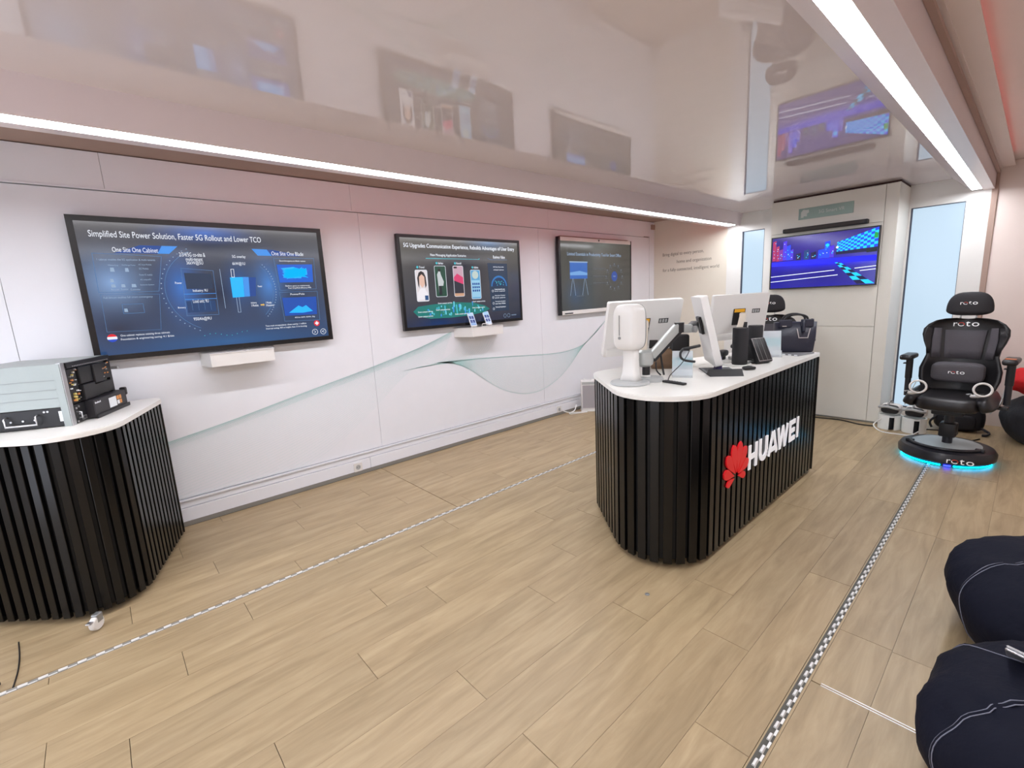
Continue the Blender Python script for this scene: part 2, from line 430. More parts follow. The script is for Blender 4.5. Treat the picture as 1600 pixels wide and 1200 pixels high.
bx((6.66, YL-.03, 2.49), (6.74, YL-.004, 2.56)).build('bracket', M_TAUPE, wl)
M_PANE = mat('frosted_blue_pane', (60, 70, 82), .25, emit=(198, 222, 240), estr=WINDOW_POWER)
M_GASK = mat('window_gasket', (60, 66, 84), .5)
for i, (y0, y1, s) in enumerate(((2.467, 2.751, 1), (.565, .99, 1))):
    p = struct(bx((XB+.03, y0, .1), (XB+.04, y1, 2.283)).build('window_%d' % (i+1), M_PANE))
    g = MB(); g.box((XB-.001, y1-.012, .1), (XB+.03, y1, 2.283)); g.box((XB-.001, y0, 2.276), (XB+.03, y1, 2.283)); g.box((XB-.001, y0, .1), (XB+.03, y0+.004, 2.283)); g.box((XB-.001, y0, .1), (XB+.03, y1, .11))
    g.build('gasket', M_GASK, p)
    if i == 0: continue
# slogan
MB_BACK = Matrix(((0, 0, -1, 0), (-1, 0, 0, 0), (0, 1, 0, 0), (0, 0, 0, 1)))   # u -> -y, v -> z, w -> -x
def backtext(name, body, ytl, z, wdt, hgt, m, parent, x, **k):
    return text(name, body, 0, 0, wdt, hgt, m, parent, 0, mtx=Matrix.Translation((x, ytl, z)) @ MB_BACK, **k)
M_INK = mat('slogan_ink', (120, 112, 98), .5)
backtext('lettering', 'Bring digital to every person,', 3.946, 2.055, .655, .062, M_INK, wall_back, XB+.0105)
backtext('lettering', 'home and organization', 3.709, 1.937, .534, .062, M_INK, wall_back, XB+.0105)
backtext('lettering', 'for a fully connected, intelligent world', 3.944, 1.822, .883, .062, M_INK, wall_back, XB+.0105)
# ---- right wall and the rear wall with an added glowing door as daylight fill (behind the camera)
struct(bx((XA, YR-.06, 0), (XB+.06, YR, 2.66)).build('wall_right', M_PINKW))
rw = MB(); rw.box((XA-.06, YR, 0), (XA, .5, 2.66)); rw.box((XA-.06, 3.0, 0), (XA, YL+.05, 2.66)); rw.box((XA-.06, .5, 2.25), (XA, 3.0, 2.66))
struct(rw.build('wall_rear', M_WHITE))
p = struct(bx((XA-.05, .5, 0), (XA-.035, 3.0, 2.25)).build('fill_door_1', mat('rear_fill_glow', (200, 215, 225), .3, emit=(236, 240, 255), estr=REAR_FILL)))  # unseen glowing pane, added to fill the room from behind
g = MB(); frame(g, .5, 0, 3.0, 2.25, .06, 0, .06)
for v in g.bm.verts: v.co = Vector((XA-.05+v.co.z, v.co.x, v.co.y))
g.build('fill_door_frame', M_ALU, p)

# ================================================================== FAR CABINET with screen
cab = thing('storage_cabinet', 'tall pale cabinet carrying the racing game screen', 'cabinet', (6.2, 1.01, 0))
CW = 1.18
bx((.012, 0, .015), (.549, CW, 2.5), .002, 1).build('body', M_CAB, cab)
for (a, b, c, d, nm) in ((.0, .108, .02, 2.495, 'side_panel'), (.112, CW, .02, 1.055, 'door'), (.112, CW, 1.06, 2.13, 'door'), (.112, CW, 2.134, 2.495, 'top_panel')):
    bx((-.006, a, c), (.011, b, d), .0015, 1).build(nm, M_CAB, cab)
bx((.03, .0, 2.5), (.54, CW, 2.519)).build('top_gap', mat('gap_brown', (66, 34, 28), .8), cab)
bx((.0, .0, .0), (.54, CW, .015)).build('plinth', M_GREYSTRIP, cab)

def tv(name, label, loc, rot, Wd, Ht, bez, m, dep=.07):
    t = thing(name, label, 'screen', loc, rot)
    b = MB(); b.box((.03, .03, -dep), (Wd-.03, Ht-.03, -.02)); b.build('back_shell', M_BLACKM, t)
    f = MB(); frame(f, 0, 0, Wd, Ht, bez, -.035, .004); f.build('bezel', M_BEZEL, t)
    s = bx((bez, bez, -.03), (Wd-bez, Ht-bez, 0)).build('display', m, t)
    return t, s
ROTL = (R(90), 0, 0); ROTB = (R(90), 0, R(-90))
def poly(name, pts, m, parent, z=.0008, th=.0006): return MB().prism(pts, z, z+th, 'z').build(name, m, parent)
def outline(name, pts, m, parent, wd=.003, z=.001, closed=True):
    b = MB(); n = len(pts)
    for i in range(n if closed else n-1):
        a = Vector(pts[i]); c = Vector(pts[(i+1) % n]); d = (c-a).normalized(); nn = Vector((-d.y, d.x))*wd/2
        b.prism([a-nn-d*wd/2, c-nn+d*wd/2, c+nn+d*wd/2, a+nn-d*wd/2], z, z+.0005)
    return b.build(name, m, parent)
G_WHITE = glow('px_white', (235, 240, 250), .85); G_SOFT = glow('px_soft', (150, 175, 205), .8); G_BLUE = glow('px_blue', (60, 140, 225), .9)
G_CYAN = glow('px_cyan', (20, 170, 255), 1.0); G_DBLUE = glow('px_deep_blue', (18, 70, 150), .8); G_LINE = glow('px_line', (84, 128, 180), .7)
G_TEAL = glow('px_teal', (70, 190, 205), .8); G_NAVY = glow('px_navy', (34, 56, 88), .7); G_RED = glow('px_red', (220, 30, 45), .9); G_FB = glow('px_flag_blue', (30, 70, 190), .9)
G_GREEN = glow('px_green', (40, 120, 85), .8); G_GREY = glow('px_grey', (105, 112, 120), .7); G_DIM = glow('px_dim', (62, 72, 86), .8)
# ------- screen 1
m1 = screen_mat('screen_one', (92, 90, 90), (30, 66, 110), [(.75, .75, .9, .22, (44, 52, 72)), (.75, .42, 1.3, .45, (30, 42, 64)), (.16, .50, .30, .30, (128, 160, 205)), (.53, .46, .2, .38, (60, 112, 190)), (.72, .84, .45, .10, (70, 110, 190)), (1.1, .47, .2, .34, (72, 128, 200)), (.9, .47, .16, .3, (52, 92, 150)), (1.3, .28, .3, .3, (30, 50, 78)), (.78, .06, .9, .12, (36, 88, 140)), (.15, .2, .35, .22, (36, 46, 68))], .915, .9)  # grey top of the gradient is the ceiling's reflection painted into the display
t1, s1 = tv('wall_display', 'large wall screen showing the site power slide, nearest the server', (-.022, 4.03, 1.285), ROTL, 1.55, .915, .034, m1)
text('title_text', 'Simplified Site Power Solution, Faster 5G Rollout and Lower TCO', .094, .775, .994, .052, G_WHITE, s1)
poly('banner', [(.34, .742), (.549, .742), (.495, .690), (.20, .688)], G_DBLUE, s1); poly('banner_edge', [(.46, .742), (.549, .742), (.495, .690), (.43, .690)], G_BLUE, s1, .0011)
text('heading_text', 'One Site One Cabinet', .195, .696, .24, .03, G_WHITE, s1, .002)
outline('panel_outline', [(.093, .686), (.448, .672), (.40, .44), (.087, .44)], G_LINE, s1); outline('panel_outline', [(.093, .427), (.40, .42), (.372, .18), (.087, .186)], G_LINE, s1, .0022)
text('caption_text', '1 cabinet enables the 5G application & multi-tenants', .11, .638, .30, .016, G_SOFT, s1); text('caption_text', 'Full-lithium enables full smart convergency', .105, .396, .255, .016, G_SOFT, s1)
for (u, v, wd, s) in ((.16, .605, .05, 'Metering'), (.23, .606, .07, 'Full Range Power'), (.315, .61, .07, 'AC Input Module'), (.315, .585, .05, 'DC Module'), (.31, .545, .07, 'Power IC module'), (.31, .512, .06, 'AC output/EV'), (.305, .478, .075, 'Scenario System'), (.15, .452, .04, 'Air-cool'), (.20, .452, .04, 'Solar'), (.25, .45, .05, 'Customize')):
    text('label_text', s, u, v, wd, .011, G_SOFT, s1)
for (u, v, a, b) in ((.165, .57, .022, .026), (.24, .57, .02, .024), (.155, .503, .018, .022), (.155, .47, .022, .02), (.205, .47, .022, .02), (.258, .47, .026, .02), (.195, .31, .02, .022)):
    poly('icon', [(u, v), (u+a, v), (u+a*.9, v+b), (u+a*.1, v+b)], G_SOFT, s1)
outline('device_outline', [(.19, .3), (.30, .3), (.30, .36), (.19, .36)], G_LINE, s1)
outline('cabinet_outline', [(.547, .594), (.739, .577), (.731, .262), (.534, .264)], G_LINE, s1, .003)
for v in (.415, .378): outline('shelf_line', [(.54, v), (.733, v)], G_BLUE, s1, .004, closed=False)
poly('device_block', [(.56, .45), (.72, .45), (.722, .555), (.56, .562)], G_NAVY, s1); poly('device_block', [(.545, .285), (.72, .285), (.722, .366), (.545, .366)], glow('px_cell', (24, 62, 110), .8), s1)
for k in range(4): outline('cell_line', [(.575+.038*k, .30), (.575+.038*k, .366)], G_LINE, s1, .002, closed=False)
for (u, v, wd, h, s) in ((.55, .674, .155, .028, '2/3/4/5G co-site &'), (.585, .645, .10, .024, 'multi-tenant'), (.585, .614, .10, .03, '36kW@5U'), (.595, .424, .09, .024, 'Industry: 9U'), (.585, .352, .095, .024, 'Load unit: 9U'), (.57, .222, .11, .028, '950Ah@9U'), (.498, .486, .04, .015, 'Power'), (.49, .314, .045, .015, 'Battery'), (.875, .664, .09, .026, '5G overlay'), (.87, .613, .085, .028, '6kW@1U'), (1.02, .453, .03, .014, 'Power'), (.955, .327, .04, .016, 'Industry'), (.955, .308, .05, .016, '3 Modules'), (1.06, .325, .04, .016, '1 Module'), (1.06, .305, .055, .016, 'Huawei')):
    text('label_text', s, u, v, wd, h, G_WHITE, s1, .0016)
poly('arrow', [(1.02, .313), (1.04, .313), (1.04, .308), (1.05, .318), (1.04, .328), (1.04, .323), (1.02, .323)], glow('px_amber', (235, 190, 90), .8), s1)
for a0, a1, cx, cy, rad in ((115, 245, .73, .44, .315), (-45, 42, .86, .43, .285)):
    for k in range(22):
        a = R(a0+(a1-a0)*k/21); poly('dial_tick', [(cx+rad*math.cos(a)+dx, cy+rad*math.sin(a)+dy) for dx, dy in ((-.003, -.002), (.004, -.002), (.004, .003), (-.003, .003))], G_SOFT, s1)
    b = MB(); P0 = []
    for k in range(25):
        a = R(a0+(a1-a0)*k/24); P0.append(((cx+(rad-.02)*math.cos(a)), cy+(rad-.02)*math.sin(a)))
    outline('dial_arc', P0, G_LINE, s1, .003, closed=False)
outline('divider', [(.782, .588), (.78, .305)], G_SOFT, s1, .003, closed=False)
poly('power_unit', [(.838, .38), (.917, .384), (.926, .53), (.84, .528)], G_CYAN, s1, .0014); poly('power_unit_side', [(.918, .384), (.996, .386), (1.014, .526), (.927, .531)], G_DBLUE, s1, .0014); poly('power_unit_side', [(.918, .384), (.955, .385), (.965, .53), (.927, .531)], G_BLUE, s1, .0016)
outline('pole', [(.852, .53), (.854, .588), (.872, .588), (.87, .53)], G_WHITE, s1, .003); outline('pole', [(.862, .385), (.86, .27), (.878, .27), (.88, .385)], G_SOFT, s1, .003)
poly('banner', [(1.014, .739), (1.16, .735), (1.36, .70), (1.36, .69), (1.051, .690)], G_DBLUE, s1); poly('banner_edge', [(1.014, .739), (1.12, .737), (1.15, .690), (1.051, .690)], G_BLUE, s1, .0011); text('heading_text', 'One Site One Blade', 1.15, .694, .24, .03, G_WHITE, s1, .002)
outline('panel_outline', [(1.16, .672), (1.469, .676), (1.46, .43), (1.175, .425)], G_LINE, s1); outline('panel_outline', [(1.17, .41), (1.465, .41), (1.458, .173), (1.18, .18)], G_LINE, s1)
poly('picture', [(1.183, .485), (1.442, .486), (1.45, .628), (1.177, .624)], glow('px_pic', (14, 90, 200), .9), s1); poly('picture', [(1.188, .222), (1.441, .222), (1.452, .366), (1.184, .366)], glow('px_pic2', (14, 74, 168), .9), s1)
for k in range(30): poly('picture_dot', [(1.20+.2*random.random()+dx, .51+.09*random.random()+dy) for dx, dy in ((0, 0), (.012, 0), (.012, .009), (0, .009))], G_CYAN, s1, .0016)
poly('picture_shape', [(1.22, .245), (1.30, .30), (1.33, .285), (1.36, .30), (1.41, .25), (1.33, .24)], G_CYAN, s1, .0016)
for (u, v, wd, s) in ((1.20, .645, .20, 'Zero-Occupancy-to-Blade replace'), (1.22, .45, .19, 'Shelters space to maintenance'), (1.24, .433, .18, 'Peak Simplified efficiency 97%'), (1.25, .385, .11, 'PowerPole'), (1.26, .196, .16, '4G/1m 5kW, 5kWh, 5kg')): text('caption_text', s, u, v, wd, .014, G_WHITE, s1)
text('footer_text', 'One cabinet replaces existing three cabinets', .151, .147, .266, .017, G_WHITE, s1); text('footer_text', 'Foundation & engineering saving: 4.1 $/site', .149, .122, .29, .017, G_WHITE, s1)
text('footer_text', 'Two-rack encapsulates: close nearby: 1 million', 1.033, .143, .31, .016, G_WHITE, s1); text('footer_text', 'Internal saving, RFI in height, fuse 3.1m hosting', 1.035, .122, .31, .016, G_WHITE, s1)
def disc(u, v, r, n=24): return [(u+r*math.cos(2*math.pi*k/n), v+r*math.sin(2*math.pi*k/n)) for k in range(n)]
def seg(u, v, r, lo, hi): return [(x, min(max(y, v+lo*r), v+hi*r)) for x, y in disc(u, v, r)]
poly('flag_stripe', seg(.107, .145, .026, .33, 1), G_RED, s1); poly('flag_stripe', seg(.107, .145, .026, -.33, .33), G_WHITE, s1); poly('flag_stripe', seg(.107, .145, .026, -1, -.33), G_FB, s1)
poly('badge', disc(1.429, .147, .024), G_RED, s1); poly('badge_cross', [(1.423, .132), (1.435, .132), (1.435, .162), (1.423, .162)], G_WHITE, s1, .0016); poly('badge_cross', [(1.414, .141), (1.444, .141), (1.444, .153), (1.414, .153)], G_WHITE, s1, .0016)
outline('round_button', disc(1.406, .076, .022), G_WHITE, s1, .003); outline('round_button', disc(1.474, .074, .022), G_WHITE, s1, .003)
outline('button_mark', [(1.40, .086), (1.412, .076), (1.40, .066)], G_WHITE, s1, .003, closed=False); outline('button_mark', [(1.482, .083), (1.464, .075), (1.482, .067)], G_WHITE, s1, .003, closed=False)
for k in range(9): poly('map_dot', disc(.62+.035*k, .115+.012*math.sin(k), .003, 6), G_TEAL, s1)
# ------- screen 2
m2 = screen_mat('screen_two', (104, 100, 94), (22, 34, 58), [(.75, .62, 1.0, .34, (42, 44, 54)), (.6, .45, .9, .4, (46, 47, 56)), (1.1, .86, .5, .12, (96, 124, 160)), (.4, .05, .6, .12, (24, 52, 100))], .905, .9)
t2, s2 = tv('wall_display', 'wall screen showing four phones slide above the shelf with phones', (2.225, 4.03, 1.294), ROTL, 1.56, .905, .03, m2)
text('title_text', '5G Upgrades Communication Experience, Rebuilds Advantages of User Entry', .067, .775, 1.41, .05, G_WHITE, s2, bold=.01)
text('heading_text', 'New Messaging Application Scenarios', .355, .702, .437, .032, G_WHITE, s2); text('heading_text', 'Business Value', 1.16, .70, .17, .032, G_WHITE, s2)
poly('heading_rule', [(.30, .69), (.95, .688), (.97, .70), (.965, .685), (.30, .684)], G_TEAL, s2); outline('heading_rule', [(1.08, .70), (1.12, .686), (1.36, .688)], G_LINE, s2, .003, closed=False)
def phone_pic(x0, y0, x1, y1, fill, name):
    q = poly('phone_picture', rrect(x0, y0, x1, y1, .014), fill, s2); outline('phone_outline', rrect(x0, y0, x1, y1, .014), G_WHITE, s2, .004, .0022)
    text('label_text', name, x0+.05, y1+.017, .06, .02, G_WHITE, s2); poly('icon', disc(x0+.032, y1+.027, .012, 10), G_TEAL, s2)
Z2 = .0016
phone_pic(.165, .275, .30, .575, glow('px_portrait', (222, 214, 218), .85), 'Travel')
poly('hair', [(.19, .43), (.185, .50), (.205, .55), (.232, .565), (.262, .552), (.28, .51), (.285, .43), (.268, .40), (.265, .5), (.205, .5), (.20, .40)], glow('px_hair', (44, 34, 36), .7), s2, Z2)
poly('face', [(.205, .44), (.205, .51), (.235, .535), (.265, .51), (.265, .44), (.235, .405)], glow('px_skin', (226, 186, 168), .85), s2, Z2+.0008); poly('shirt', [(.17, .29), (.18, .36), (.215, .40), (.26, .40), (.29, .35), (.295, .29)], glow('px_shirt', (236, 232, 238), .85), s2, Z2); poly('badge', [(.255, .285), (.294, .285), (.294, .33), (.255, .33)], glow('px_badge', (40, 80, 130), .8), s2, Z2+.001)
phone_pic(.388, .312, .52, .615, glow('px_forest', (30, 74, 58), .8), 'Mobile Finance')
poly('figure', [(.425, .35), (.42, .45), (.415, .53), (.437, .57), (.452, .57), (.46, .53), (.49, .46), (.48, .42), (.46, .42), (.458, .35)], glow('px_fig', (200, 205, 208), .8), s2, Z2); poly('figure_head', disc(.444, .575, .016, 12), glow('px_hair', (44, 34, 36), .7), s2, Z2+.0008); poly('trousers', [(.425, .33), (.424, .42), (.46, .42), (.462, .33)], glow('px_trou', (30, 34, 44), .7), s2, Z2+.0008)
phone_pic(.612, .308, .738, .616, glow('px_sunset', (196, 160, 176), .85), 'Retail')
poly('road', [(.615, .34), (.735, .34), (.735, .43), (.615, .47)], glow('px_road', (44, 46, 60), .7), s2, Z2); poly('glow_band', [(.615, .47), (.735, .43), (.735, .50), (.66, .54), (.615, .50)], glow('px_mag', (214, 60, 110), .85), s2, Z2); poly('camera_patch', rrect(.622, .592, .662, .61, .004), glow('px_hair', (44, 34, 36), .7), s2, Z2); poly('ground', [(.615, .31), (.735, .31), (.735, .34), (.615, .34)], glow('px_sand', (206, 160, 130), .8), s2, Z2)
phone_pic(.833, .274, .96, .576, glow('px_app', (92, 160, 205), .85), 'Utilities')
poly('round_picture', disc(.895, .525, .042), glow('px_dish', (190, 205, 200), .85), s2, Z2); poly('app_panel', [(.842, .29), (.952, .29), (.952, .47), (.842, .47)], glow('px_app2', (150, 200, 228), .85), s2, Z2)
for r_ in range(3):
    for c_ in range(4): poly('app_icon', rrect(.85+.026*c_, .42-.035*r_, .868+.026*c_, .442-.035*r_, .003, 2), G_DBLUE, s2, Z2+.001)
poly('city_base', [(.11, .18), (.16, .13), (.30, .10), (.55, .095), (.80, .105), (1.0, .13), (1.07, .16), (1.0, .20), (.85, .235), (.60, .25), (.35, .24), (.17, .225)], glow('px_city', (24, 122, 116), .8), s2)
for k in range(60):
    a = random.random()*6.28; rr = random.random()**.5; u = .58+.42*rr*math.cos(a); v = .165+.055*rr*math.sin(a); hh = .015+.07*random.random()*max(0, 1-abs(u-.62)/.35)
    poly('city_block', [(u, v), (u+.014, v), (u+.014, v+hh), (u, v+hh)], random.choice((G_TEAL, G_BLUE, G_GREEN, glow('px_sky', (110, 210, 230), .85))), s2, Z2+.0002*(k % 5))
for (u, v) in ((.16, .16), (.16, .115), (.37, .17), (.60, .115), (.83, .17), (.40, .235), (.84, .235)): text('label_text', 'Smart campus service', u, v, .17, .02, G_WHITE, s2, .0035)
poly('side_panel', [(1.074, .651), (1.357, .645), (1.357, .13), (1.10, .125)], glow('px_side', (40, 58, 82), .8), s2)
for (v, s) in ((.60, 'B2C Subs, Deep mobile'), (.57, 'enlarged options'), (.36, 'Content channel for users'), (.338, 'and capital'), (.29, 'Deep User: 5G phone'), (.268, 'and users'), (.225, 'Two services, the phones'), (.203, 'new: from Wallet'), (.165, 'Vertical business')): text('caption_text', s, 1.155, v, .15, .015, G_WHITE, s2, .002)
for v in (.35, .28, .215, .155): outline('icon', disc(1.128, v, .011, 10), G_WHITE, s2, .003, .002)
poly('earth', [(x, max(y, .40)) for x, y in disc(1.225, .40, .115, 40)], glow('px_earth', (46, 120, 190), .8), s2, .002); poly('earth_core', [(x, max(y, .40)) for x, y in disc(1.225, .395, .10, 40)], glow('px_earth2', (24, 52, 92), .8), s2, .0028)
for k in range(16): poly('city_light', disc(1.225+.13*(random.random()-.5), .41+.05*random.random(), .006, 6), G_TEAL, s2, .0036)
outline('round_button', disc(1.288, .07, .02), G_SOFT, s2, .0025); outline('round_button', disc(1.345, .07, .02), G_SOFT, s2, .0025); text('label_text', 'HUAWEI', 1.39, .065, .07, .012, G_SOFT, s2)
# ------- screen 3 (meeting board)
m3 = screen_mat('screen_three', (74, 72, 66), (60, 62, 62), [(.3, .25, .35, .35, (52, 74, 100)), (.9, .9, .7, .15, (108, 112, 108))], .85, .85)
t3 = thing('meeting_board', 'interactive meeting board with white top and bottom bars, beside the slogan wall', 'screen', (4.45, 4.03, 1.306), ROTL)
bx((.03, .03, -.07), (1.55, .93, -.02)).build('back_shell', M_BLACKM, t3)
f = MB(); f.box((0, 0, -.04), (.035, .975, .004)); f.box((1.555, 0, -.04), (1.575, .975, .004)); f.build('bezel', M_BEZEL, t3)
bx((.035, .925, -.04), (1.555, .975, .006), .004, 1).build('top_bar', M_PLAST, t3); bx((.035, 0, -.04), (1.555, .052, .008), .004, 1).build('speaker_bar', M_PLAST, t3)
MB().lathe([(0, 0), (.012, 0), (.012, .004), (0, .004)], (.81, .952, .006), 12).build('camera', M_BLACKM, t3)
bx((.08, .01, .008), (.24, .024, .010)).build('slot', M_BLACKM, t3); bx((.04, .98, -.03), (1.5, .985, -.0)).build('ledge', M_TAUPE, t3)
s3 = bx((.035, .052, -.03), (1.555, .925, 0)).build('display', m3, t3)
text('title_text', 'Limited Essentials in Productivity Tool for Smart Office', .163, .735, 1.16, .055, G_SOFT, s3)
poly('board_picture', [(.205, .455), (.555, .455), (.56, .668), (.208, .671)], glow('px_sea', (44, 98, 180), .85), s3); poly('board_horizon', [(.206, .50), (.556, .50), (.556, .53), (.40, .555), (.206, .535)], glow('px_sea2', (110, 160, 215), .85), s3, .0016); poly('board_top', [(.20, .66), (.565, .66), (.565, .675), (.20, .675)], G_SOFT, s3, .0018)
for a, b in (((.255, .455), (.206, .242)), ((.27, .455), (.31, .242)), ((.50, .455), (.45, .242)), ((.515, .455), (.566, .242))): outline('easel_leg', [a, b], G_SOFT, s3, .005, closed=False)
text('label_text', 'IdeaHub Board', .33, .225, .14, .018, G_GREY, s3)
outline('ring', disc(1.16, .48, .155, 30), G_DIM, s3, .004); outline('ring', disc(1.16, .48, .10, 30), G_DIM, s3, .003); poly('core', disc(1.16, .48, .07), glow('px_core', (44, 74, 150), .85), s3); text('label_text', '4K+AI', 1.135, .47, .05, .022, G_SOFT, s3, .002)
for k in range(12):
    a = R(30*k); u = 1.16+.19*math.cos(a); v = .48+.17*math.sin(a); poly('icon', rrect(u-.014, v-.012, u+.014, v+.012, .004, 2), G_GREY, s3); text('label_text', 'meeting', u-.03, v-.034, .06, .013, G_GREY, s3)
for v in (.57, .47, .38): outline('leader_line', [(.58, v), (.98, v)], G_DIM, s3, .0025, closed=False); text('label_text', 'Intelligent writing and sharing', .68, v+.008, .28, .017, G_GREY, s3)
# ------- racing game screen on the cabinet
m4 = screen_mat('screen_race', (40, 24, 110), (20, 16, 140), [(.55, .27, 1.2, .10, (10, 20, 235)), (.55, .12, 1.1, .14, (24, 18, 120)), (.4, .5, .5, .2, (46, 34, 140)), (.06, .33, .3, .14, (60, 20, 110))], .60, 1.2)
t4, s4 = tv('game_screen', 'screen showing the blue racing game on the pale cabinet', (6.15, 2.165, 1.495), ROTB, 1.035, .60, .012, m4, .042)
Mz = .0012
def quad(nm, a, b, c, d, m, z=Mz): return poly(nm, [a, b, c, d], m, s4, z)
RG1 = glow('race_cyan', (10, 190, 255), 1.25); RG2 = glow('race_blue', (20, 60, 230), 1.2); RG3 = glow('race_red', (170, 30, 90), 1.0); RG4 = glow('race_line', (225, 230, 255), 1.2); RG5 = glow('race_violet', (70, 40, 210), 1.1); RG6 = glow('race_dark', (16, 12, 66), .9); RG7 = glow('race_green', (20, 160, 60), 1.0)
U = lambda y: 1.033-y      # far-wall measurement (metres from the right edge) to screen u
# chequered canopy, narrowing to the left
nC, nR = 14, 7
for i in range(nC):
    for j in range(nR):
        def P(a, b):
            s = (a/nC)**1.25; x = .665+(1.022-.665)*s; top = .475+(.588-.475)*s; bot = .375+(.392-.375)*s; return (x, bot+(top-bot)*b/nR)
        c = RG1 if (i+j) % 2 == 0 else (RG2 if (i*3+j) % 4 else RG1)
        quad('canopy_tile', P(i, j), P(i+1, j), P(i+1, j+1), P(i, j+1), c)
quad('kerb_sign', (.985, .48), (1.02, .48), (1.02, .53), (.99, .54), RG7, .002)
quad('wall_block', (.66, .345), (1.02, .35), (1.02, .392), (.66, .375), RG6); quad('dark_sign', (.93, .34), (1.02, .345), (1.02, .38), (.93, .375), glow('race_black', (14, 24, 30), .9), .0018)
for (a, b, c, d, mm) in ((.02, .33, .055, .56, RG3), (.06, .325, .09, .50, RG3), (.09, .325, .13, .46, glow('race_mag', (120, 26, 150), 1.0)), (.13, .33, .17, .55, RG5), (.17, .33, .21, .50, RG2), (.21, .33, .24, .45, RG5), (.27, .32, .32, .40, RG6), (.35, .32, .40, .43, glow('race_teal', (16, 60, 120), 1.0)), (.42, .32, .47, .40, RG6), (.49, .32, .55, .42, RG2), (.55, .32, .60, .50, RG2), (.60, .32, .64, .45, RG5)):
    quad('tower', (a, b), (c, b), (c, d), (a, d-.01), mm)
    for k in range(4):
        u = a+.006+(c-a-.016)*random.random(); v = b+.02+(d-b-.05)*random.random(); quad('lit_window', (u, v), (u+.009, v), (u+.009, v+.006), (u, v+.006), RG4 if k == 0 else RG1, .0022)
poly('lamp_glow', disc(.668, .422, .012, 12), RG4, s4, .002); poly('sign_light', disc(.575, .455, .018, 10), RG1, s4, .0025)
quad('track_edge', (.012, .318), (1.022, .31), (1.022, .25), (.012, .265), glow('race_track', (12, 16, 215), 1.2))
for (a, b) in (((.012, .147), (.652, .181)), ((.012, .087), (.686, .128)), ((.842, .187), (1.02, .198)), ((.89, .158), (1.02, .166))): outline('lane_line', [a, b], RG4, s4, .007, .002, closed=False)
# chequered finish line running away
A0, A1, B0, B1 = (.655, .262), (.70, .262), (.87, .02), (1.02, .02)
for i in range(8):
    for j in range(2):
        def Q(a, b):
            s = (a/8)**1.5; l = Vector(A0).lerp(Vector(B0), s); r = Vector(A1).lerp(Vector(B1), s); return l.lerp(r, b/2)
        quad('finish_tile', Q(i, j), Q(i, j+1), Q(i+1, j+1), Q(i+1, j), RG1 if (i+j) % 2 == 0 else RG6, .0025)
# soundbar + sign
sb = thing('soundbar', 'slim dark soundbar mounted above the racing game screen', 'speaker', (6.15, 2.04, 2.13), ROTB)
bx((0, 0, -.04), (.80, .045, .03), .006, 2).build('body', M_BLACKM, sb); bx((.03, .006, .03), (.77, .039, .0325)).build('grille', mat('grille_dark', (62, 58, 58), .6, bump=.5, bscale=400), sb); bx((.002, .01, .03), (.02, .035, .034)).build('end_trim', M_BEZEL, sb)
sg = thing('header_sign', 'grey-green header sign at the top of the pale cabinet', 'sign', (6.192, 1.905, 2.262), ROTB)
bx((0, 0, -.002), (.52, .12, .006), .002, 1).build('plate', mat('sign_sage', (152, 176, 168), .4), sg)
M_SIGNW = mat('sign_letter', (205, 212, 205), .5)
text('lettering', '5G Smart VR', .20, .045, .24, .035, M_SIGNW, sg, .0065)
poly('visor_icon', [(.025, .02), (.05, .02), (.055, .034), (.085, .03), (.085, .06), (.105, .07), (.10, .10), (.075, .10), (.045, .105), (.025, .08)], M_SIGNW, sg, .0062)

# ================================================================== WALL SHELVES
def shelf(label, xa, xb, fa, fb):
    pts = [(xa, 4.097), (xb, 4.097), (fb, 3.9), (fa, 3.9)]
    t = thing('wall_shelf', label, 'shelf', (0, 0, 0), group='white shelves under the screens')
    MB().prism(pts, 1.176, 1.266).build('body', M_PLAST, t)
    cx, cy = (xa+xb)/2, 4.0
    MB().prism([(cx+(x-cx)*1.01, 4.097 if y > 4 else 3.895) for x, y in pts], 1.2665, 1.272).build('top_plate', M_PLAST, t)
    MB().tube([(xa+.3, 4.0, 1.272), (xa+.3, 4.0, 1.276)], .012, 10).build('cable_grommet', M_LGREY, t)
shelf('empty white box shelf under the site power screen', .555, 1.06, .59, 1.013)
shelf('white box shelf holding two upright phones', 2.84, 3.46, 2.94, 3.36)
def phone(label, x, scr):
    t = thing('smartphone', label, 'phone', (x, 3.955, 1.2725), (R(62), 0, R(-6)), group='phones on the shelf')
    MB().prism(rrect(-.038, 0.012, .038, .176, .01), -.004, .004).build('body', M_PLAST, t)
    s = MB().prism(rrect(-.034, .018, .034, .171, .007), .004, .005).build('display', scr, t)
    for k in range(4): poly('app_tile', rrect(-.028+.03*(k % 2), .05+.045*(k//2), -.004+.03*(k % 2), .085+.045*(k//2), .004, 2), glow('px_tile', (40, 70, 140), .8), s, .0052, .0004)
    b = MB(); b.box((-.03, .006, -.03), (.03, .018, .012), .003, 1); b.build('stand', M_PLAST, t)
    b = MB(); b.tube([(0, .02, -.028), (0, .10, -.03), (0, .012, -.055)], .006, 6); b.build('prop', M_PLAST, t)
phone('left-hand white phone standing on the wall shelf', 3.01, screen_mat('phone_a', (190, 215, 240), (120, 165, 215), [], .17, .9))
phone('right-hand white phone standing on the wall shelf', 3.22, screen_mat('phone_b', (160, 200, 235), (205, 220, 240), [], .17, .9))
o = MB().tube([(3.15, 4.0, 1.277), (3.12, 3.95, 1.30), (3.16, 3.93, 1.30), (3.2, 3.94, 1.278)], .004, 6, smooth=6).build('charging_cable', M_WCABLE, None, True)
tag(o, 'white charging cable looped between the two shelf phones', 'cable')

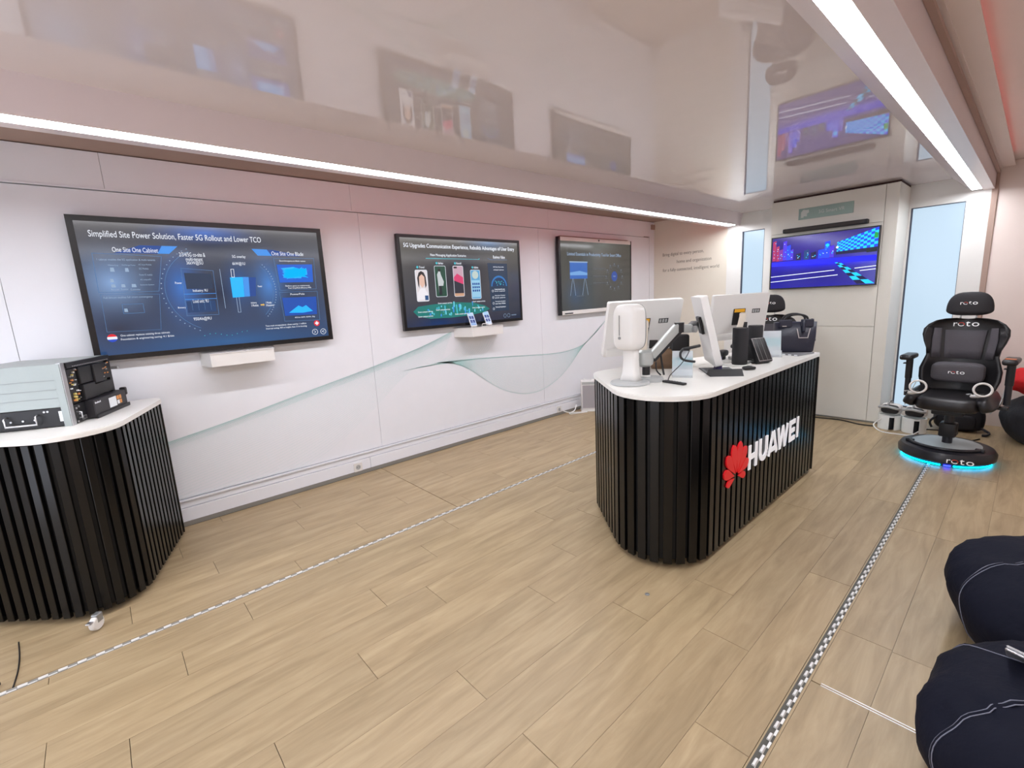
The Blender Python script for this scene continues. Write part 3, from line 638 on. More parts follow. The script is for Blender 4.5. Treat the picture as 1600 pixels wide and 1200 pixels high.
# ================================================================== SLATTED COUNTERS
def round_poly(P, rads, n=10):
    """polygon with rounded corners -> dense list of points (P in order)"""
    out = []; N = len(P)
    for i in range(N):
        p = Vector(P[i]); a = (Vector(P[i-1])-p).normalized(); b = (Vector(P[(i+1) % N])-p).normalized(); r = rads[i]
        if r <= 0: out.append(p); continue
        ang = math.acos(max(-1, min(1, a.dot(b)))); tl = r/math.tan(ang/2); c = p+(a+b).normalized()*(r/math.sin(ang/2))
        v0 = p+a*tl-c; v1 = p+b*tl-c
        a0 = math.atan2(v0.y, v0.x); a1 = math.atan2(v1.y, v1.x); d = (a1-a0+math.pi) % (2*math.pi)-math.pi
        for k in range(n+1): out.append(c+Vector((math.cos(a0+d*k/n), math.sin(a0+d*k/n)))*r)
    return out
def inset(pts, d):
    out = []; N = len(pts)
    for i in range(N):
        t = (pts[(i+1) % N]-pts[i-1]).normalized(); out.append(pts[i]+Vector((-t.y, t.x))*d)
    return out
def counter(label, P, rads, pitch, sw, sd, casters):
    t = thing('display_counter', label, 'counter', (0, 0, 0), group='slatted counters')
    pts = round_poly(P, rads)                       # counter-clockwise
    if sum(pts[i].x*pts[(i+1) % len(pts)].y-pts[(i+1) % len(pts)].x*pts[i].y for i in range(len(pts))) < 0: pts.reverse()
    MB().prism(inset(pts, sd), .05, .972).build('core', M_DARK, t)
    MB().prism(inset(pts, sd+.06), .012, .05).build('plinth', M_DARK, t)
    tp = inset(pts, -.006)
    b = MB().prism(tp, .973, 1.0); es = [e for e in b.bm.edges if e.calc_length() > 0 and all(abs(v.co.z-1.0) < 1e-5 for v in e.verts)]
    bmesh.ops.bevel(b.bm, geom=es, offset=.005, segments=2, affect='EDGES'); b.build('worktop', M_TOP, t, 40)
    sm = bx((-sw/2, 0, .03), (sw/2, sd, .97), .002, 1); bmesh.ops.recalc_face_normals(sm.bm, faces=sm.bm.faces[:])
    me = bpy.data.meshes.new('slat'); sm.bm.to_mesh(me); sm.bm.free(); me.materials.append(M_BLACK)
    N = len(pts); L = [(pts[(i+1) % N]-pts[i]).length for i in range(N)]; tot = sum(L); n = round(tot/pitch)
    for k in range(n):
        s = tot*(k+.5)/n; i = 0
        while s > L[i]: s -= L[i]; i += 1
        d = (pts[(i+1) % N]-pts[i]).normalized(); p = pts[i]+d*s
        place('slat', me, t, (p.x, p.y, 0), (0, 0, math.atan2(d.y, d.x)))
    for (x, y, a) in casters:
        c = place('caster', None, t) if False else MB().lathe([(0, -.012), (.026, -.012), (.03, -.008), (.03, .008), (.026, .012), (0, .012)], n=20, mtx=Matrix.Rotation(R(90), 4, 'X') @ Matrix.Scale(1.2, 4)).build('caster', M_PLAST, t, 40, (x, y, .0365), (0, 0, a))
        b = MB(); b.box((-.008, -.016, .0), (.03, .016, .045), .004, 1); b.build('fork', M_GREY, c); b = MB(); b.box((-.05, -.012, .018), (-.025, .012, .026), .002, 1); b.build('brake_pedal', M_ALU, c)
    return t
cnt = counter('long black slatted counter with white worktop and red flower logo', [(4.28, 1.11), (1.80, 1.11), (2.625, 2.095), (4.28, 1.60)], [.02, .30, .2, .02], .073, .049, .024, [(2.50, 1.83, .6), (4.15, 1.5, 0)])
cn2 = counter('black slatted counter carrying the server, at the left edge', [(.262, 3.92), (-.085, 2.975), (-.66, 3.49), (-.66, 4.04), (.245, 4.04)], [.03, .24, .05, .02, .04], .058, .036, .022, [(-.225, 3.035, .9), (.1, 3.85, 0), (-.55, 3.9, 0)])
# brand lettering on the front face of the long counter (u along +x, v up, facing -y)
FR = Matrix.Translation((0, 1.1095, 0)) @ Matrix.Rotation(R(90), 4, 'X')
def strokes(segs, wd=.034):
    b = MB()
    for k, (p, q) in enumerate(segs):
        p = Vector(p); q = Vector(q); d = (q-p).normalized(); n = Vector((-d.y, d.x))*wd/2; e = .0002*k
        b.prism([p-n, q-n, q+n, p+n], .001, .007+e, mtx=FR)
    return b.build('letter', M_LETTER, cnt)
z0, z1, zm = .406, .566, .486; hw = .017
strokes([((2.947, z0), (2.947, z1)), ((3.050, z0), (3.050, z1)), ((2.947, zm), (3.050, zm))])
ua = [(3.117, z1), (3.117, .465)]+[(3.1685+.0515*math.cos(R(a)), .4745+.0515*math.sin(R(a))) for a in range(190, 351, 20)]+[(3.22, .465), (3.22, z1)]
strokes(list(zip(ua, ua[1:])))
strokes([((3.268, z0), (3.336, z1)), ((3.414, z0), (3.346, z1)), ((3.30, .442), (3.382, .442))], .032)
strokes([((3.432, z1), (3.476, z0)), ((3.476, z0), (3.524, z1)), ((3.524, z1), (3.572, z0)), ((3.572, z0), (3.616, z1))], .030)
strokes([((3.676, z0), (3.676, z1)), ((3.676, z1-hw), (3.778, z1-hw)), ((3.676, zm), (3.768, zm)), ((3.676, z0+hw), (3.778, z0+hw))])
strokes([((3.838, z0), (3.838, z1))])
def petal(ang, L, wd, r0):
    a = R(90+ang); d = Vector((math.cos(a), math.sin(a))); n = Vector((-d.y, d.x)); c = Vector((2.748, .424)); pts = []
    prof = [(0, .0), (.2, .30), (.45, .70), (.68, .96), (.82, .9), (.93, .55), (1, 0)]
    for s, k in prof: pts.append(c+d*(r0+(L-r0)*s)+n*wd/2*k)
    for s, k in prof[-2::-1]: pts.append(c+d*(r0+(L-r0)*s)-n*wd/2*k)
    MB().prism(pts, .0, .008, mtx=FR @ Matrix.Translation((0, 0, .001))).build('logo_petal', M_RED, cnt)
for ang, L, wd, r0 in ((14, .215, .078, .025), (42, .21, .074, .028), (71, .185, .066, .03), (101, .135, .046, .03)):
    petal(ang, L, wd, r0); petal(-ang, L, wd, r0)

# ================================================================== THINGS ON THE LONG COUNTER (top z = 1.0)
ZT = 1.0
# dispenser with rounded head
d = thing('dispenser', 'white dispenser with rounded head and slot on a grey foot', 'dispenser', (2.395, 1.615, ZT), (0, 0, R(2)))
MB().lathe([(0, 0), (.115, 0), (.118, .006), (.112, .016), (.06, .022), (0, .024)], n=40).build('foot', M_LGREY, d, 40)
MB().superell((0, 0, .345), (.150, .165, .275), .45).build('head', M_PLAST, d, True)
b = MB(); b.tube([(.062, .096*math.cos(R(a)), .345+.128*math.sin(R(a))) if False else (.05, .081*math.copysign(abs(math.cos(R(a)))**.5, math.cos(R(a))), .345+.134*math.copysign(abs(math.sin(R(a)))**.5, math.sin(R(a)))) for a in range(0, 360, 12)], .0035, 6, True); b.build('seam', M_GREY, d, True)
def loft(secs, n=20):
    """secs: (z, cx, cy, rx, ry, e)"""
    b = MB(); rings = []
    for z, cx, cy, rx, ry, e in secs:
        rg = []
        for i in range(n):
            t = 2*math.pi*i/n; c, s = math.cos(t), math.sin(t)
            rg.append(b.bm.verts.new((cx+rx*math.copysign(abs(c)**e, c), cy+ry*math.copysign(abs(s)**e, s), z)))
        rings.append(rg)
    for a, c in zip(rings, rings[1:]):
        for i in range(n): b.bm.faces.new((a[i], a[(i+1) % n], c[(i+1) % n], c[i]))
    b.bm.faces.new(rings[0][::-1]); b.bm.faces.new(rings[-1]); return b
loft([(.018, 0.01, 0, .05, .062, .5), (.06, .012, 0, .038, .05, .5), (.14, .015, 0, .034, .044, .5), (.22, .015, 0, .034, .044, .5), (.28, .01, 0, .04, .05, .5)]).build('stem', M_PLAST, d, True)
b = MB(); b.box((-.0795, .02, .30), (-.074, .024, .42), .001, 1); b.lathe([(0, 0), (.009, 0), (.009, .004), (0, .004)], (-.0735, .022, .285), 14, mtx=Matrix.Rotation(R(-90), 4, 'Y')); b.build('level_slot', M_GREY, d)
# monitors -------------------------------------------------------------
def monitor(label, c, az, tilt, Wd, Ht, stickers=True, chin=True, thick=.035):
    """az = heading the screen faces; tilt up; seen from behind"""
    t = thing('monitor', label, 'monitor', c, (0, 0, az-R(90)), group='white monitors on the long counter')   # local +y = screen normal
    T = Matrix.Rotation(tilt, 4, 'X')
    b = MB().prism(rrect(-Wd/2, -Ht/2, Wd/2, Ht/2, .012, 4), -thick/2, thick/2, 'y', mtx=T); b.build('shell', M_PLAST, t, 40)
    MB().prism(rrect(-Wd/2+.012, -Ht/2+.05, Wd/2-.012, Ht/2-.012, .006, 3), thick/2, thick/2+.003, 'y', mtx=T).build('display', M_BEZEL, t)
    if chin:
        b = MB().box((-Wd/2+.02, -thick/2-.012, -Ht/2+.004), (Wd/2-.02, -thick/2+.002, -Ht/2+.06), .006, 2, mtx=T); b.build('chin', M_PLAST, t, 40)
    if stickers:
        MB().box((-.075, -thick/2-.008, -.065), (.045, -thick/2+.001, .075), .003, 1, mtx=T).build('mount_plate', M_BLACKM, t)
        MB().box((-.07, -thick/2-.0095, .045), (.035, -thick/2-.008, .072), mtx=T).build('warning_label', mat('label_amber', (240, 176, 40), .5), t)
        q = MB().box((.12, -thick/2-.0015, .03), (.20, -thick/2+.001, .065), mtx=T).build('rating_label', M_BLACKM, t)
        b = MB()
        for k in range(3): b.box((.125+.024*k, -thick/2-.0022, .035), (.142+.024*k, -thick/2-.0015, .06), mtx=T)
        b.build('label_print', M_LGREY, q)
    return t
monitor('white monitor seen from behind, next to the rounded dispenser', (3.013, 1.922, 1.292), R(64.8), R(15.7), .61, .41)
monitor('white monitor seen from behind, in front of the far chair headrest', (4.125, 1.69, 1.297), R(64.3), R(9), .565, .39)
mB = monitor('white monitor turned edge-on, leaning over the grey folio', (3.125, 1.492, 1.272), R(-54), R(13), .38, .47, False, False, .045)
TB = Matrix.Rotation(R(13), 4, 'X')
b = MB(); b.box((.02, -.034, .02), (.032, -.022, .09), mtx=TB); b.box((.02, -.034, -.015), (.032, -.022, .0), mtx=TB); b.box((.06, -.034, .03), (.066, -.022, .08), mtx=TB); b.build('port_slots', M_BLACKM, mB)
MB().box((-.06, -.04, -.02), (.06, -.02, .10), .004, 1, mtx=TB).build('mount_plate', M_BLACKM, mB)
# double monitor arm
ar = thing('monitor_stand', 'grey double monitor arm clamped beside the rounded dispenser', 'monitor stand', (0, 0, 0))
M_ARM = mat('arm_grey', (176, 180, 178), .35, metal=.4); M_ARMB = mat('arm_beige', (206, 196, 182), .4)
MB().lathe([(0, ZT), (.07, ZT), (.072, ZT+.006), (.066, ZT+.024), (.03, ZT+.028), (0, ZT+.028)], (2.545, 1.555, 0), 28).build('base', M_LGREY, ar, 40)
b = MB(); b.tube([(2.52, 1.58, 1.028), (2.52, 1.58, 1.04)], .027, 16); b.build('collar', M_PLAST, ar, 40)
MB().tube([(2.52, 1.58, 1.04), (2.52, 1.58, 1.09)], .024, 16).build('post', M_BLACKM, ar, 40)
MB().lathe([(0, 1.088), (.03, 1.088), (.05, 1.105), (.055, 1.14), (.05, 1.18), (.03, 1.195), (0, 1.195)], (2.53, 1.595, 0), 20).build('hub', M_ARM, ar, 40)
def bar(p, q, wd, ht, name, m, bev=.006):
    p = Vector(p); q = Vector(q); d = q-p; L = d.length; rot = d.to_track_quat('X', 'Z').to_matrix().to_4x4()
    return MB().box((0, -wd/2, -ht/2), (L, wd/2, ht/2), bev, 2, mtx=Matrix.Translation(p) @ rot).build(name, m, ar, 40)
bar((2.545, 1.565, 1.15), (2.735, 1.485, 1.325), .045, .05, 'spring_arm', M_ARM); bar((2.555, 1.556, 1.128), (2.745, 1.476, 1.303), .036, .03, 'arm_cover', M_BLACKM)
MB().lathe([(0, -.03), (.03, -.03), (.03, .03), (0, .03)], (2.74, 1.482, 1.318), 16).build('elbow', M_BLACKM, ar, 40)
bar((2.73, 1.485, 1.312), (2.88, 1.475, 1.30), .04, .055, 'fore_arm', M_ARM, .014); MB().lathe([(0, -.025), (.022, -.025), (.022, .025), (0, .025)], (2.875, 1.462, 1.297), 16, mtx=Matrix.Rotation(R(90), 4, 'X')).build('tilt_joint', M_GREY, ar, 40)
bar((2.87, 1.475, 1.30), (3.02, 1.52, 1.315), .05, .05, 'tilt_head', M_BLACKM)
bar((2.525, 1.60, 1.17), (2.70, 1.70, 1.345), .04, .045, 'spring_arm', M_ARMB); bar((2.70, 1.70, 1.345), (2.99, 1.875, 1.31), .04, .04, 'fore_arm', M_ARMB); b = bar((2.60, 1.58, 1.20), (2.64, 1.60, 1.24), .05, .014, 'arm_label', M_BLACKM, .001)
MB().tube([(2.60, 1.56, 1.11), (2.585, 1.545, 1.06), (2.60, 1.525, 1.03)], .005, 6, smooth=6).build('cable', M_CABLE, ar, True)
MB().tube([(2.64, 1.55, 1.15), (2.63, 1.53, 1.07), (2.62, 1.515, 1.03)], .007, 6, smooth=6).build('cable', M_CABLE, ar, True)
# second arm, holding the far monitor
a2 = thing('monitor_stand', 'pale monitor arm behind the black cylinder speakers', 'monitor stand', (0, 0, 0)); ar_keep = ar; ar = a2
MB().lathe([(0, ZT), (.06, ZT), (.06, ZT+.02), (.025, ZT+.025), (.025, ZT+.14), (0, ZT+.14)], (3.66, 1.5, 0), 20).build('base', M_LGREY, a2, 40)
bar((3.66, 1.5, 1.13), (3.83, 1.53, 1.33), .045, .045, 'spring_arm', M_ARMB); bar((3.83, 1.53, 1.33), (4.09, 1.645, 1.31), .04, .04, 'fore_arm', M_ARMB); bar((3.74, 1.49, 1.24), (3.77, 1.5, 1.275), .05, .012, 'arm_label', M_BLACKM, .001)
ar = ar_keep
# headset-like hook and thin wires beside monitor B
hk = thing('desk_microphone', 'black hooked gooseneck with thin wires beside the edge-on monitor', 'microphone', (2.80, 1.46, ZT))
MB().tube([(-.036, .008, .176), (.075, -.049, .191)], .010, 8).build('bar', M_BLACKM, hk, True)
MB().tube([(-.036, .008, .176), (-.07, .006, .156), (-.072, .0, .128), (-.054, -.02, .11), (-.01, -.062, .099)], .008, 8, smooth=6).build('gooseneck', M_BLACKM, hk, True)
MB().tube([(.0, -.012, .18), (.045, .03, .10), (.05, .055, .006)], .004, 6, smooth=4).build('stem', M_BLACKM, hk, True); MB().lathe([(0, 0), (.028, 0), (.026, .008), (0, .01)], (.05, .055, 0), 20).build('base', M_BLACKM, hk, 40)
o = MB().tube([(2.80, 1.44, 1.172), (2.74, 1.428, 1.14), (2.66, 1.422, 1.10), (2.59, 1.425, 1.07), (2.56, 1.44, 1.04), (2.555, 1.452, 1.004)], .0028, 6, smooth=6).build('thin_wire', M_CABLE, None, True); tag(o, 'thin black wire dropping from the hooked gooseneck to the worktop', 'cable')
# remote
rm = thing('remote_control', 'slim black remote control lying in front of the monitor arm', 'remote control', (2.53, 1.395, ZT), (0, 0, R(-100)))
bx((-.078, -.016, .0), (.078, .016, .013), .004, 2).build('body', M_BLACKM, rm); b = MB()
for k in range(5):
    for j in (-1, 0, 1): b.box((-.05+.02*k, j*.009-.003, .013), (-.04+.02*k, j*.009+.003, .0142))
b.build('buttons', mat('button_grey', (60, 60, 62), .5), rm)
# acrylic sign holders
M_ACR = mat('acrylic', (235, 242, 246), .08, alpha=.35); M_PAPER = mat('paper_white', (238, 242, 246), .6); M_TEALP = mat('paper_teal', (150, 212, 222), .5)
def signholder(label, loc, rz, Wd, Ht):
    t = thing('sign_holder', label, 'sign holder', loc, (0, 0, rz), group='acrylic sign holders')
    T = Matrix.Rotation(R(-8), 4, 'X')
    bx((-Wd/2, -.045, 0), (Wd/2, .045, .006), .001, 1).build('foot', M_ACR, t); MB().box((-Wd/2, -.004, .006), (Wd/2, .0, Ht), mtx=T).build('pane', M_ACR, t); MB().box((-Wd/2, .005, .006), (Wd/2, .008, Ht), mtx=T).build('back_pane', M_ACR, t)
    p = MB().box((-Wd/2+.003, .001, .01), (Wd/2-.003, .004, Ht-.003), mtx=T).build('card', M_PAPER, t)
    MB().box((-Wd/2+.003, -.0003, Ht*.42), (Wd/2-.003, .0009, Ht*.72), mtx=T).build('colour_band', M_TEALP, p)
    X = T @ Matrix.Rotation(R(90), 4, 'X')
    for k, kw in enumerate((.5, .42)): MB().box((-Wd*.1, -.0012, Ht*(.60-.07*k)), (Wd*(kw-.1), -.0003, Ht*(.60-.07*k)+.006), mtx=T).build('print_line', M_PAPER, p)
    MB().lathe([(0, 0), (Wd*.11, 0), (Wd*.11, .0005), (0, .0005)], n=16, mtx=X @ Matrix.Translation((-Wd*.3, Ht*.57, .0008))).build('print_icon', M_PAPER, p)
    MB().box((-Wd/2, -.03, .0065), (Wd/2, -.026, .05)).build('front_lip', M_ACR, t)
signholder('clear sign holder with teal card between remote and edge-on monitor', (2.775, 1.475, ZT), R(-62), .125, .165)
signholder('clear sign holder with teal card beside the dark handbag', (3.90, 1.35, ZT), R(-60), .16, .20)
# grey folio keyboard stand under monitor B
fo = thing('tablet_folio', 'grey tablet keyboard folio lying open beneath the edge-on monitor', 'tablet folio', (3.0, 1.32, ZT), (0, 0, R(38)))
M_FOL = mat('folio_grey', (104, 106, 108), .6, bump=.2, bscale=200)
bx((-.02, -.1, .0), (.21, .1, .007), .002, 1).build('keyboard_cover', M_FOL, fo)
b = MB()
for i in range(9):
    for j in range(5): b.box((.005+.0215*i, -.085+.034*j, .007), (.022+.0215*i, -.057+.034*j, .0085))
b.build('keys', mat('key_grey', (86, 88, 92), .6), fo)
MB().prism([(-.12, 0), (-.02, 0), (-.075, .04)], -.1, .1, 'y').build('stand_fold', M_BLACKM, fo)
MB().prism([(.075, .008), (.135, .008), (.085, .10)], -.02, .02, 'y').build('back_flap', mat('folio_navy', (58, 50, 96), .5), fo)
# cylinder speakers, leaning tablet case, mouse
def cyl(label, loc, r, h, rz=0):
    t = thing('cylinder_speaker', label, 'speaker', loc, (0, 0, rz), group='black cylinder speakers')
    MB().lathe([(0, 0), (r*.94, 0), (r, .006), (r, h-.008), (r*.96, h), (r*.8, h-.004), (0, h-.006)], n=36).build('body', mat('speaker_cloth', (36, 35, 39), .7, bump=.3, bscale=500), t, 40); MB().lathe([(r*.7, h-.004), (r*.72, h-.001), (r*.5, h-.001), (0, h-.003)], n=24).build('top_cap', M_BLACKM, t, 40); MB().lathe([(r*.9, .012), (r*1.012, .012), (r*1.012, .02), (r*.9, .02)], n=36).build('base_ring', M_BEZEL, t, 40)
cyl('taller near black cylinder speaker in the middle of the counter', (3.43, 1.385, ZT), .052, .262)
cyl('black cylinder speaker behind, next to the leaning tablet case', (3.74, 1.40, ZT), .052, .255)
tb = thing('tablet_case', 'black tablet case leaning back with a pale rim', 'tablet', (3.52, 1.235, ZT+.012), (0, 0, R(-22)))
T = Matrix.Rotation(R(-27), 4, 'X')
MB().box((-.065, 0, .004), (.065, .04, .19), .006, 2, mtx=T).build('case', M_BLACKM, tb, 40); b = MB(); frame(b, -.062, .012, .062, .186, .004, .0, .003)
for v in b.bm.verts: v.co = T @ Vector((v.co.x, -.001-v.co.z, v.co.y))
b.build('rim', M_ALU, tb)
b = MB()
for k in (-.022, .018): b.box((k, -.0015, .016), (k+.0025, .001, .182), mtx=T)
b.build('rib_lines', M_GREY, tb); MB().box((-.07, .05, -.012), (.07, .10, .0), .003, 1).build('stand_foot', M_BLACKM, tb)
ms = thing('black_gadget', 'small black gadget with a pale tip at the counter front', 'gadget', (3.215, 1.235, ZT), (0, 0, R(-40)))
MB().superell((0, 0, .013), (.085, .045, .026), .6).build('body', M_BLACKM, ms, True); bx((.015, -.015, .018), (.035, .015, .027), .003, 1).build('tip', M_PLAST, ms)
o = MB().tube([(3.34, 1.30, 1.006), (3.30, 1.38, 1.006), (3.34, 1.47, 1.006), (3.44, 1.49, 1.006), (3.50, 1.40, 1.006), (3.46, 1.32, 1.006), (3.38, 1.30, 1.006)], .004, 6, smooth=8).build('white_cable', M_WCABLE, None, True); tag(o, 'white cable coiled around the foot of the cylinder speaker', 'cable')
o = MB().tube([(3.58, 1.33, 1.006), (3.62, 1.38, 1.006), (3.58, 1.44, 1.012), (3.64, 1.35, 1.008), (3.70, 1.33, 1.006)], .005, 6, smooth=8).build('black_cable', M_CABLE, None, True); tag(o, 'black cable bunched behind the leaning tablet case', 'cable')
cb = thing('card_box', 'small white gadget box behind the edge-on monitor', 'box', (3.20, 1.66, ZT), (0, 0, R(20))); bx((-.05, -.03, 0), (.05, .03, .022), .003, 1).build('body', M_PLAST, cb); bx((-.03, -.031, .006), (.03, -.03, .016)).build('port_strip', M_BLACKM, cb)
mc = thing('rounded_gadget', 'black rounded gadget left of the near cylinder speaker', 'gadget', (3.60, 1.585, ZT)); MB().superell((0, 0, .05), (.11, .07, .05), .6).build('body', M_BLACKM, mc, True); bx((-.02, -.02, 0), (.02, .02, .03), .004, 1).build('foot', M_BLACKM, mc)
# brown leather bag seen behind the arm
bg = thing('brown_bag', 'brown and black satchel standing behind the monitor arm', 'bag', (3.05, 1.72, ZT), (0, 0, R(-50)))
loft([(0, 0, 0, .13, .045, .4), (.05, 0, 0, .135, .05, .4), (.10, 0, 0, .12, .04, .4), (.14, .0, 0, .10, .03, .4)]).build('body', mat('brown_leather', (122, 96, 72), .5, bump=.3, bscale=40), bg, True)
bx((.0, -.035, .02), (.13, .03, .24), .015, 2).build('black_pouch', M_BLACKM, bg); MB().tube([(-.08, 0, .13), (-.05, 0, .20), (.02, 0, .22), (.08, 0, .14)], .008, 6, smooth=6).build('strap', mat('brown_strap', (78, 50, 40), .5), bg, True)
# dark navy handbag on flat board
pd = thing('flat_board', 'flat grey board with patterned edge under the dark handbag', 'board', (4.14, 1.285, ZT), (0, 0, R(-12)))
bx((-.12, -.14, 0), (.10, .15, .012), .002, 1).build('panel', mat('board_grey', (128, 128, 132), .5), pd); b = MB()
for k in range(6): b.box((-.1205, -.13+.046*k, .002), (-.119, -.105+.046*k, .010))
b.build('edge_pattern', M_PAPER, pd)
hb = thing('handbag', 'dark navy leather handbag with silver clasp at the far end', 'handbag', (4.20, 1.275, ZT+.0125), (0, 0, R(-62)))
M_NAVY = mat('navy_leather', (34, 36, 52), .38, bump=.15, bscale=120)
b = loft([(0, 0, 0, .125, .075, .35), (.01, 0, 0, .13, .08, .35), (.12, 0, 0, .145, .065, .4), (.235, 0, 0, .15, .05, .5)], 28); b.build('body', M_NAVY, hb, True)
for s in (-1, 1):
    MB().box((s*.075-.045, -.062, .20), (s*.075+.045, -.05, .26), .006, 2).build('top_flap', M_NAVY, hb)
    MB().tube([(-.08, s*.045, .2), (-.075, s*.05, .27), (-.03, s*.055, .295), (.03, s*.055, .295), (.075, s*.05, .27), (.08, s*.045, .2)], .008, 8, smooth=6).build('handle', M_BLACKM, hb, True)
c = outline('clasp', [(-.045, .185), (-.03, .115), (.03, .115), (.045, .185)], M_ALU, hb, .006, 0, False)
for v in c.data.vertices: v.co = Vector((v.co.x+.05, -.071-v.co.z*4+(v.co.y-.12)*.1, v.co.y))
MB().tube([(.05, -.055, .25), (.05, -.068, .22), (.05, -.071, .16)], .013, 8, smooth=4).build('clasp_strap', M_NAVY, hb, True)
MB().box((.145, -.02, .06), (.16, .02, .24), .006, 2, mtx=Matrix.Rotation(R(-8), 4, 'Y')).build('side_strap', M_BLACKM, hb); bx((-.10, -.073, .205), (-.07, -.068, .212)).build('stamp', M_ALU, hb)

# ================================================================== SERVER on the left counter
sv = thing('rack_server', 'open steel rack server with black front modules on the left counter', 'server', (-.165, 3.40, ZT), (0, 0, R(66)))   # local x runs along the front panel, local y to its left (depth)
FW, FD, FH = .50, .44, .335
bx((.0, .012, .105), (FW, FD, FH), .002, 1).build('steel_case', M_STEEL, sv)
bx((.0, .012, .004), (FW, FD, .103), .002, 1).build('black_base', M_BLACKM, sv)
bx((.0, -.006, .0), (.035, .012, FH+.004), .001, 1).build('rack_ear', M_ALU, sv); bx((-.004, -.002, .0), (.0, .03, FH), .0005, 1).build('ear_flange', M_STEEL, sv)
bx((FW-.03, -.006, .1), (FW, .012, FH), .001, 1).build('rack_ear', M_BLACKM, sv)
# side fittings (local -x face)
b = MB(); b.tube([(-.006, .135, .075), (-.028, .132, .07), (-.03, .13, .03), (-.03, .26, .03), (-.028, .262, .07), (-.006, .265, .075)], .005, 8); b.build('side_handle', M_ALU, sv, True)
for y, z in ((.30, .085), (.315, .085), (.09, .088), (.105, .088), (.15, .05), (.20, .05), (.25, .05)): MB().lathe([(0, 0), (.005, 0), (.005, .003), (0, .003)], (-.0005, y, z), 10, mtx=Matrix.Rotation(R(-90), 4, 'Y')).build('screw', M_ALU, sv)
bx((-.002, .03, .03), (.0, .045, .085)).build('side_label', M_PAPER, sv)
for z in (.155, .20, .25): bx((-.0012, .02, z), (.0, .40, z+.0025)).build('seam', mat('seam_grey', (140, 146, 146), .5), sv)
bx((-.002, .29, .275), (.0, .36, .30)).build('vent_grille', mat('vent_dark', (110, 112, 108), .6, bump=.8, bscale=300), sv)
# front modules (local -y face)
b = MB(); b.box((.04, -.012, .305), (FW-.01, .012, FH)); b.build('vent_band', M_BLACKM, sv)
for k in range(24): bx((.09+.016*k, -.0135, .308), (.098+.016*k, -.012, .314)).build('vent_slot', M_ALU, sv)
for (x0, x1, z0, z1, dp, nm) in ((.04, .13, .11, .30, .004, 'port_module'), (.135, .26, .205, .30, .016, 'breaker_module'), (.135, .26, .112, .20, .022, 'rectifier_module'), (.265, .36, .19, .30, .024, 'rectifier_module'), (.365, .47, .20, .295, .014, 'control_module'), (.265, .47, .115, .185, .012, 'cover_module')):
    bx((x0, -dp, z0), (x1, .012, z1), .003, 1).build(nm, M_BLACKM, sv)
bx((.035, -.008, .004), (.14, .012, .105), .002, 1).build('connector_panel', M_BLACKM, sv)
q = bx((.14, -.05, .006), (FW+.02, .012, .108), .004, 1).build('battery_module', mat('module_charcoal', (40, 38, 42), .45), sv)
bx((.30, -.0515, .03), (.385, -.05, .088)).build('module_label', M_PAPER, q)
for i in range(2):
    for j in range(2): bx((.395+.03*i, -.0515, .035+.028*j), (.42+.03*i, -.05, .058+.028*j)).build('warning_label', mat('label_orange', (225, 150, 80), .5) if (i or j) else M_PAPER, q)
bx((.14, -.058, .0), (FW+.03, -.05, .022), .002, 1).build('bottom_lip', M_BLACKM, q); bx((FW+.01, -.052, .07), (FW+.04, -.02, .12), .005, 1).build('latch', M_BLACKM, q)
for k in range(5): bx((.15+.013*k, -.0506, .084), (.159+.013*k, -.05, .094-.003*(k % 2))).build('module_print', M_PAPER, q)
random.seed(3)
for k in range(26):
    x = .045+.075*random.random(); z = .115+.175*random.random(); s = .004+.006*random.random()
    bx((x, -.012, z), (x+s*1.4, -.004, z+s)).build('terminal', random.choice((M_PAPER, M_ALU, mat('label_orange', (225, 150, 80), .5), mat('terminal_yellow', (225, 205, 120), .5))), sv)
for k in range(10):
    x = .37+.09*random.random(); z = .205+.085*random.random(); bx((x, -.018, z), (x+.012, -.013, z+.006)).build('terminal', random.choice((M_ALU, mat('label_orange', (225, 150, 80), .5), M_GREY)), sv)
MB().tube([(.048, -.008, .03), (.048, -.03, .034), (.048, -.03, .062), (.048, -.008, .066)], .004, 6).build('front_handle', M_ALU, sv, True); b = MB(); frame(b, .085, .012, .12, .034, .004, .0, .008)
for v in b.bm.verts: v.co = Vector((v.co.x, -.008-v.co.z, v.co.y))
b.build('socket_frame', M_ALU, sv)
for x, z in ((.05, .085), (.075, .09), (.045, .012), (.068, .05)): MB().lathe([(0, 0), (.006, 0), (.006, .004), (0, .004)], (x, -.0078, z), 10, mtx=Matrix.Rotation(R(90), 4, 'X')).build('screw', M_ALU, sv)
bx((FW-.02, -.05, .245), (FW+.005, -.012, .262), .003, 1).build('lever', M_ALU, sv)
pl = thing('floor_latch', 'small white and black latch on the floor at the left edge', 'latch', (-.60, 2.83, 0), (0, 0, R(30))); pl.scale = (.8, .8, .8); bx((-.03, -.02, 0), (.03, .02, .05), .006, 2).build('housing', M_PLAST, pl); bx((.03, -.012, .01), (.075, .012, .028), .003, 1).build('tongue', M_BLACKM, pl)
o = MB().tube([(-.505, 2.80, .003), (-.50, 2.92, .003), (-.505, 3.05, .003), (-.52, 3.2, .003)], .003, 6, smooth=6).build('floor_cable', M_CABLE, None, True); tag(o, 'dark cable on the floor under the left counter', 'cable')

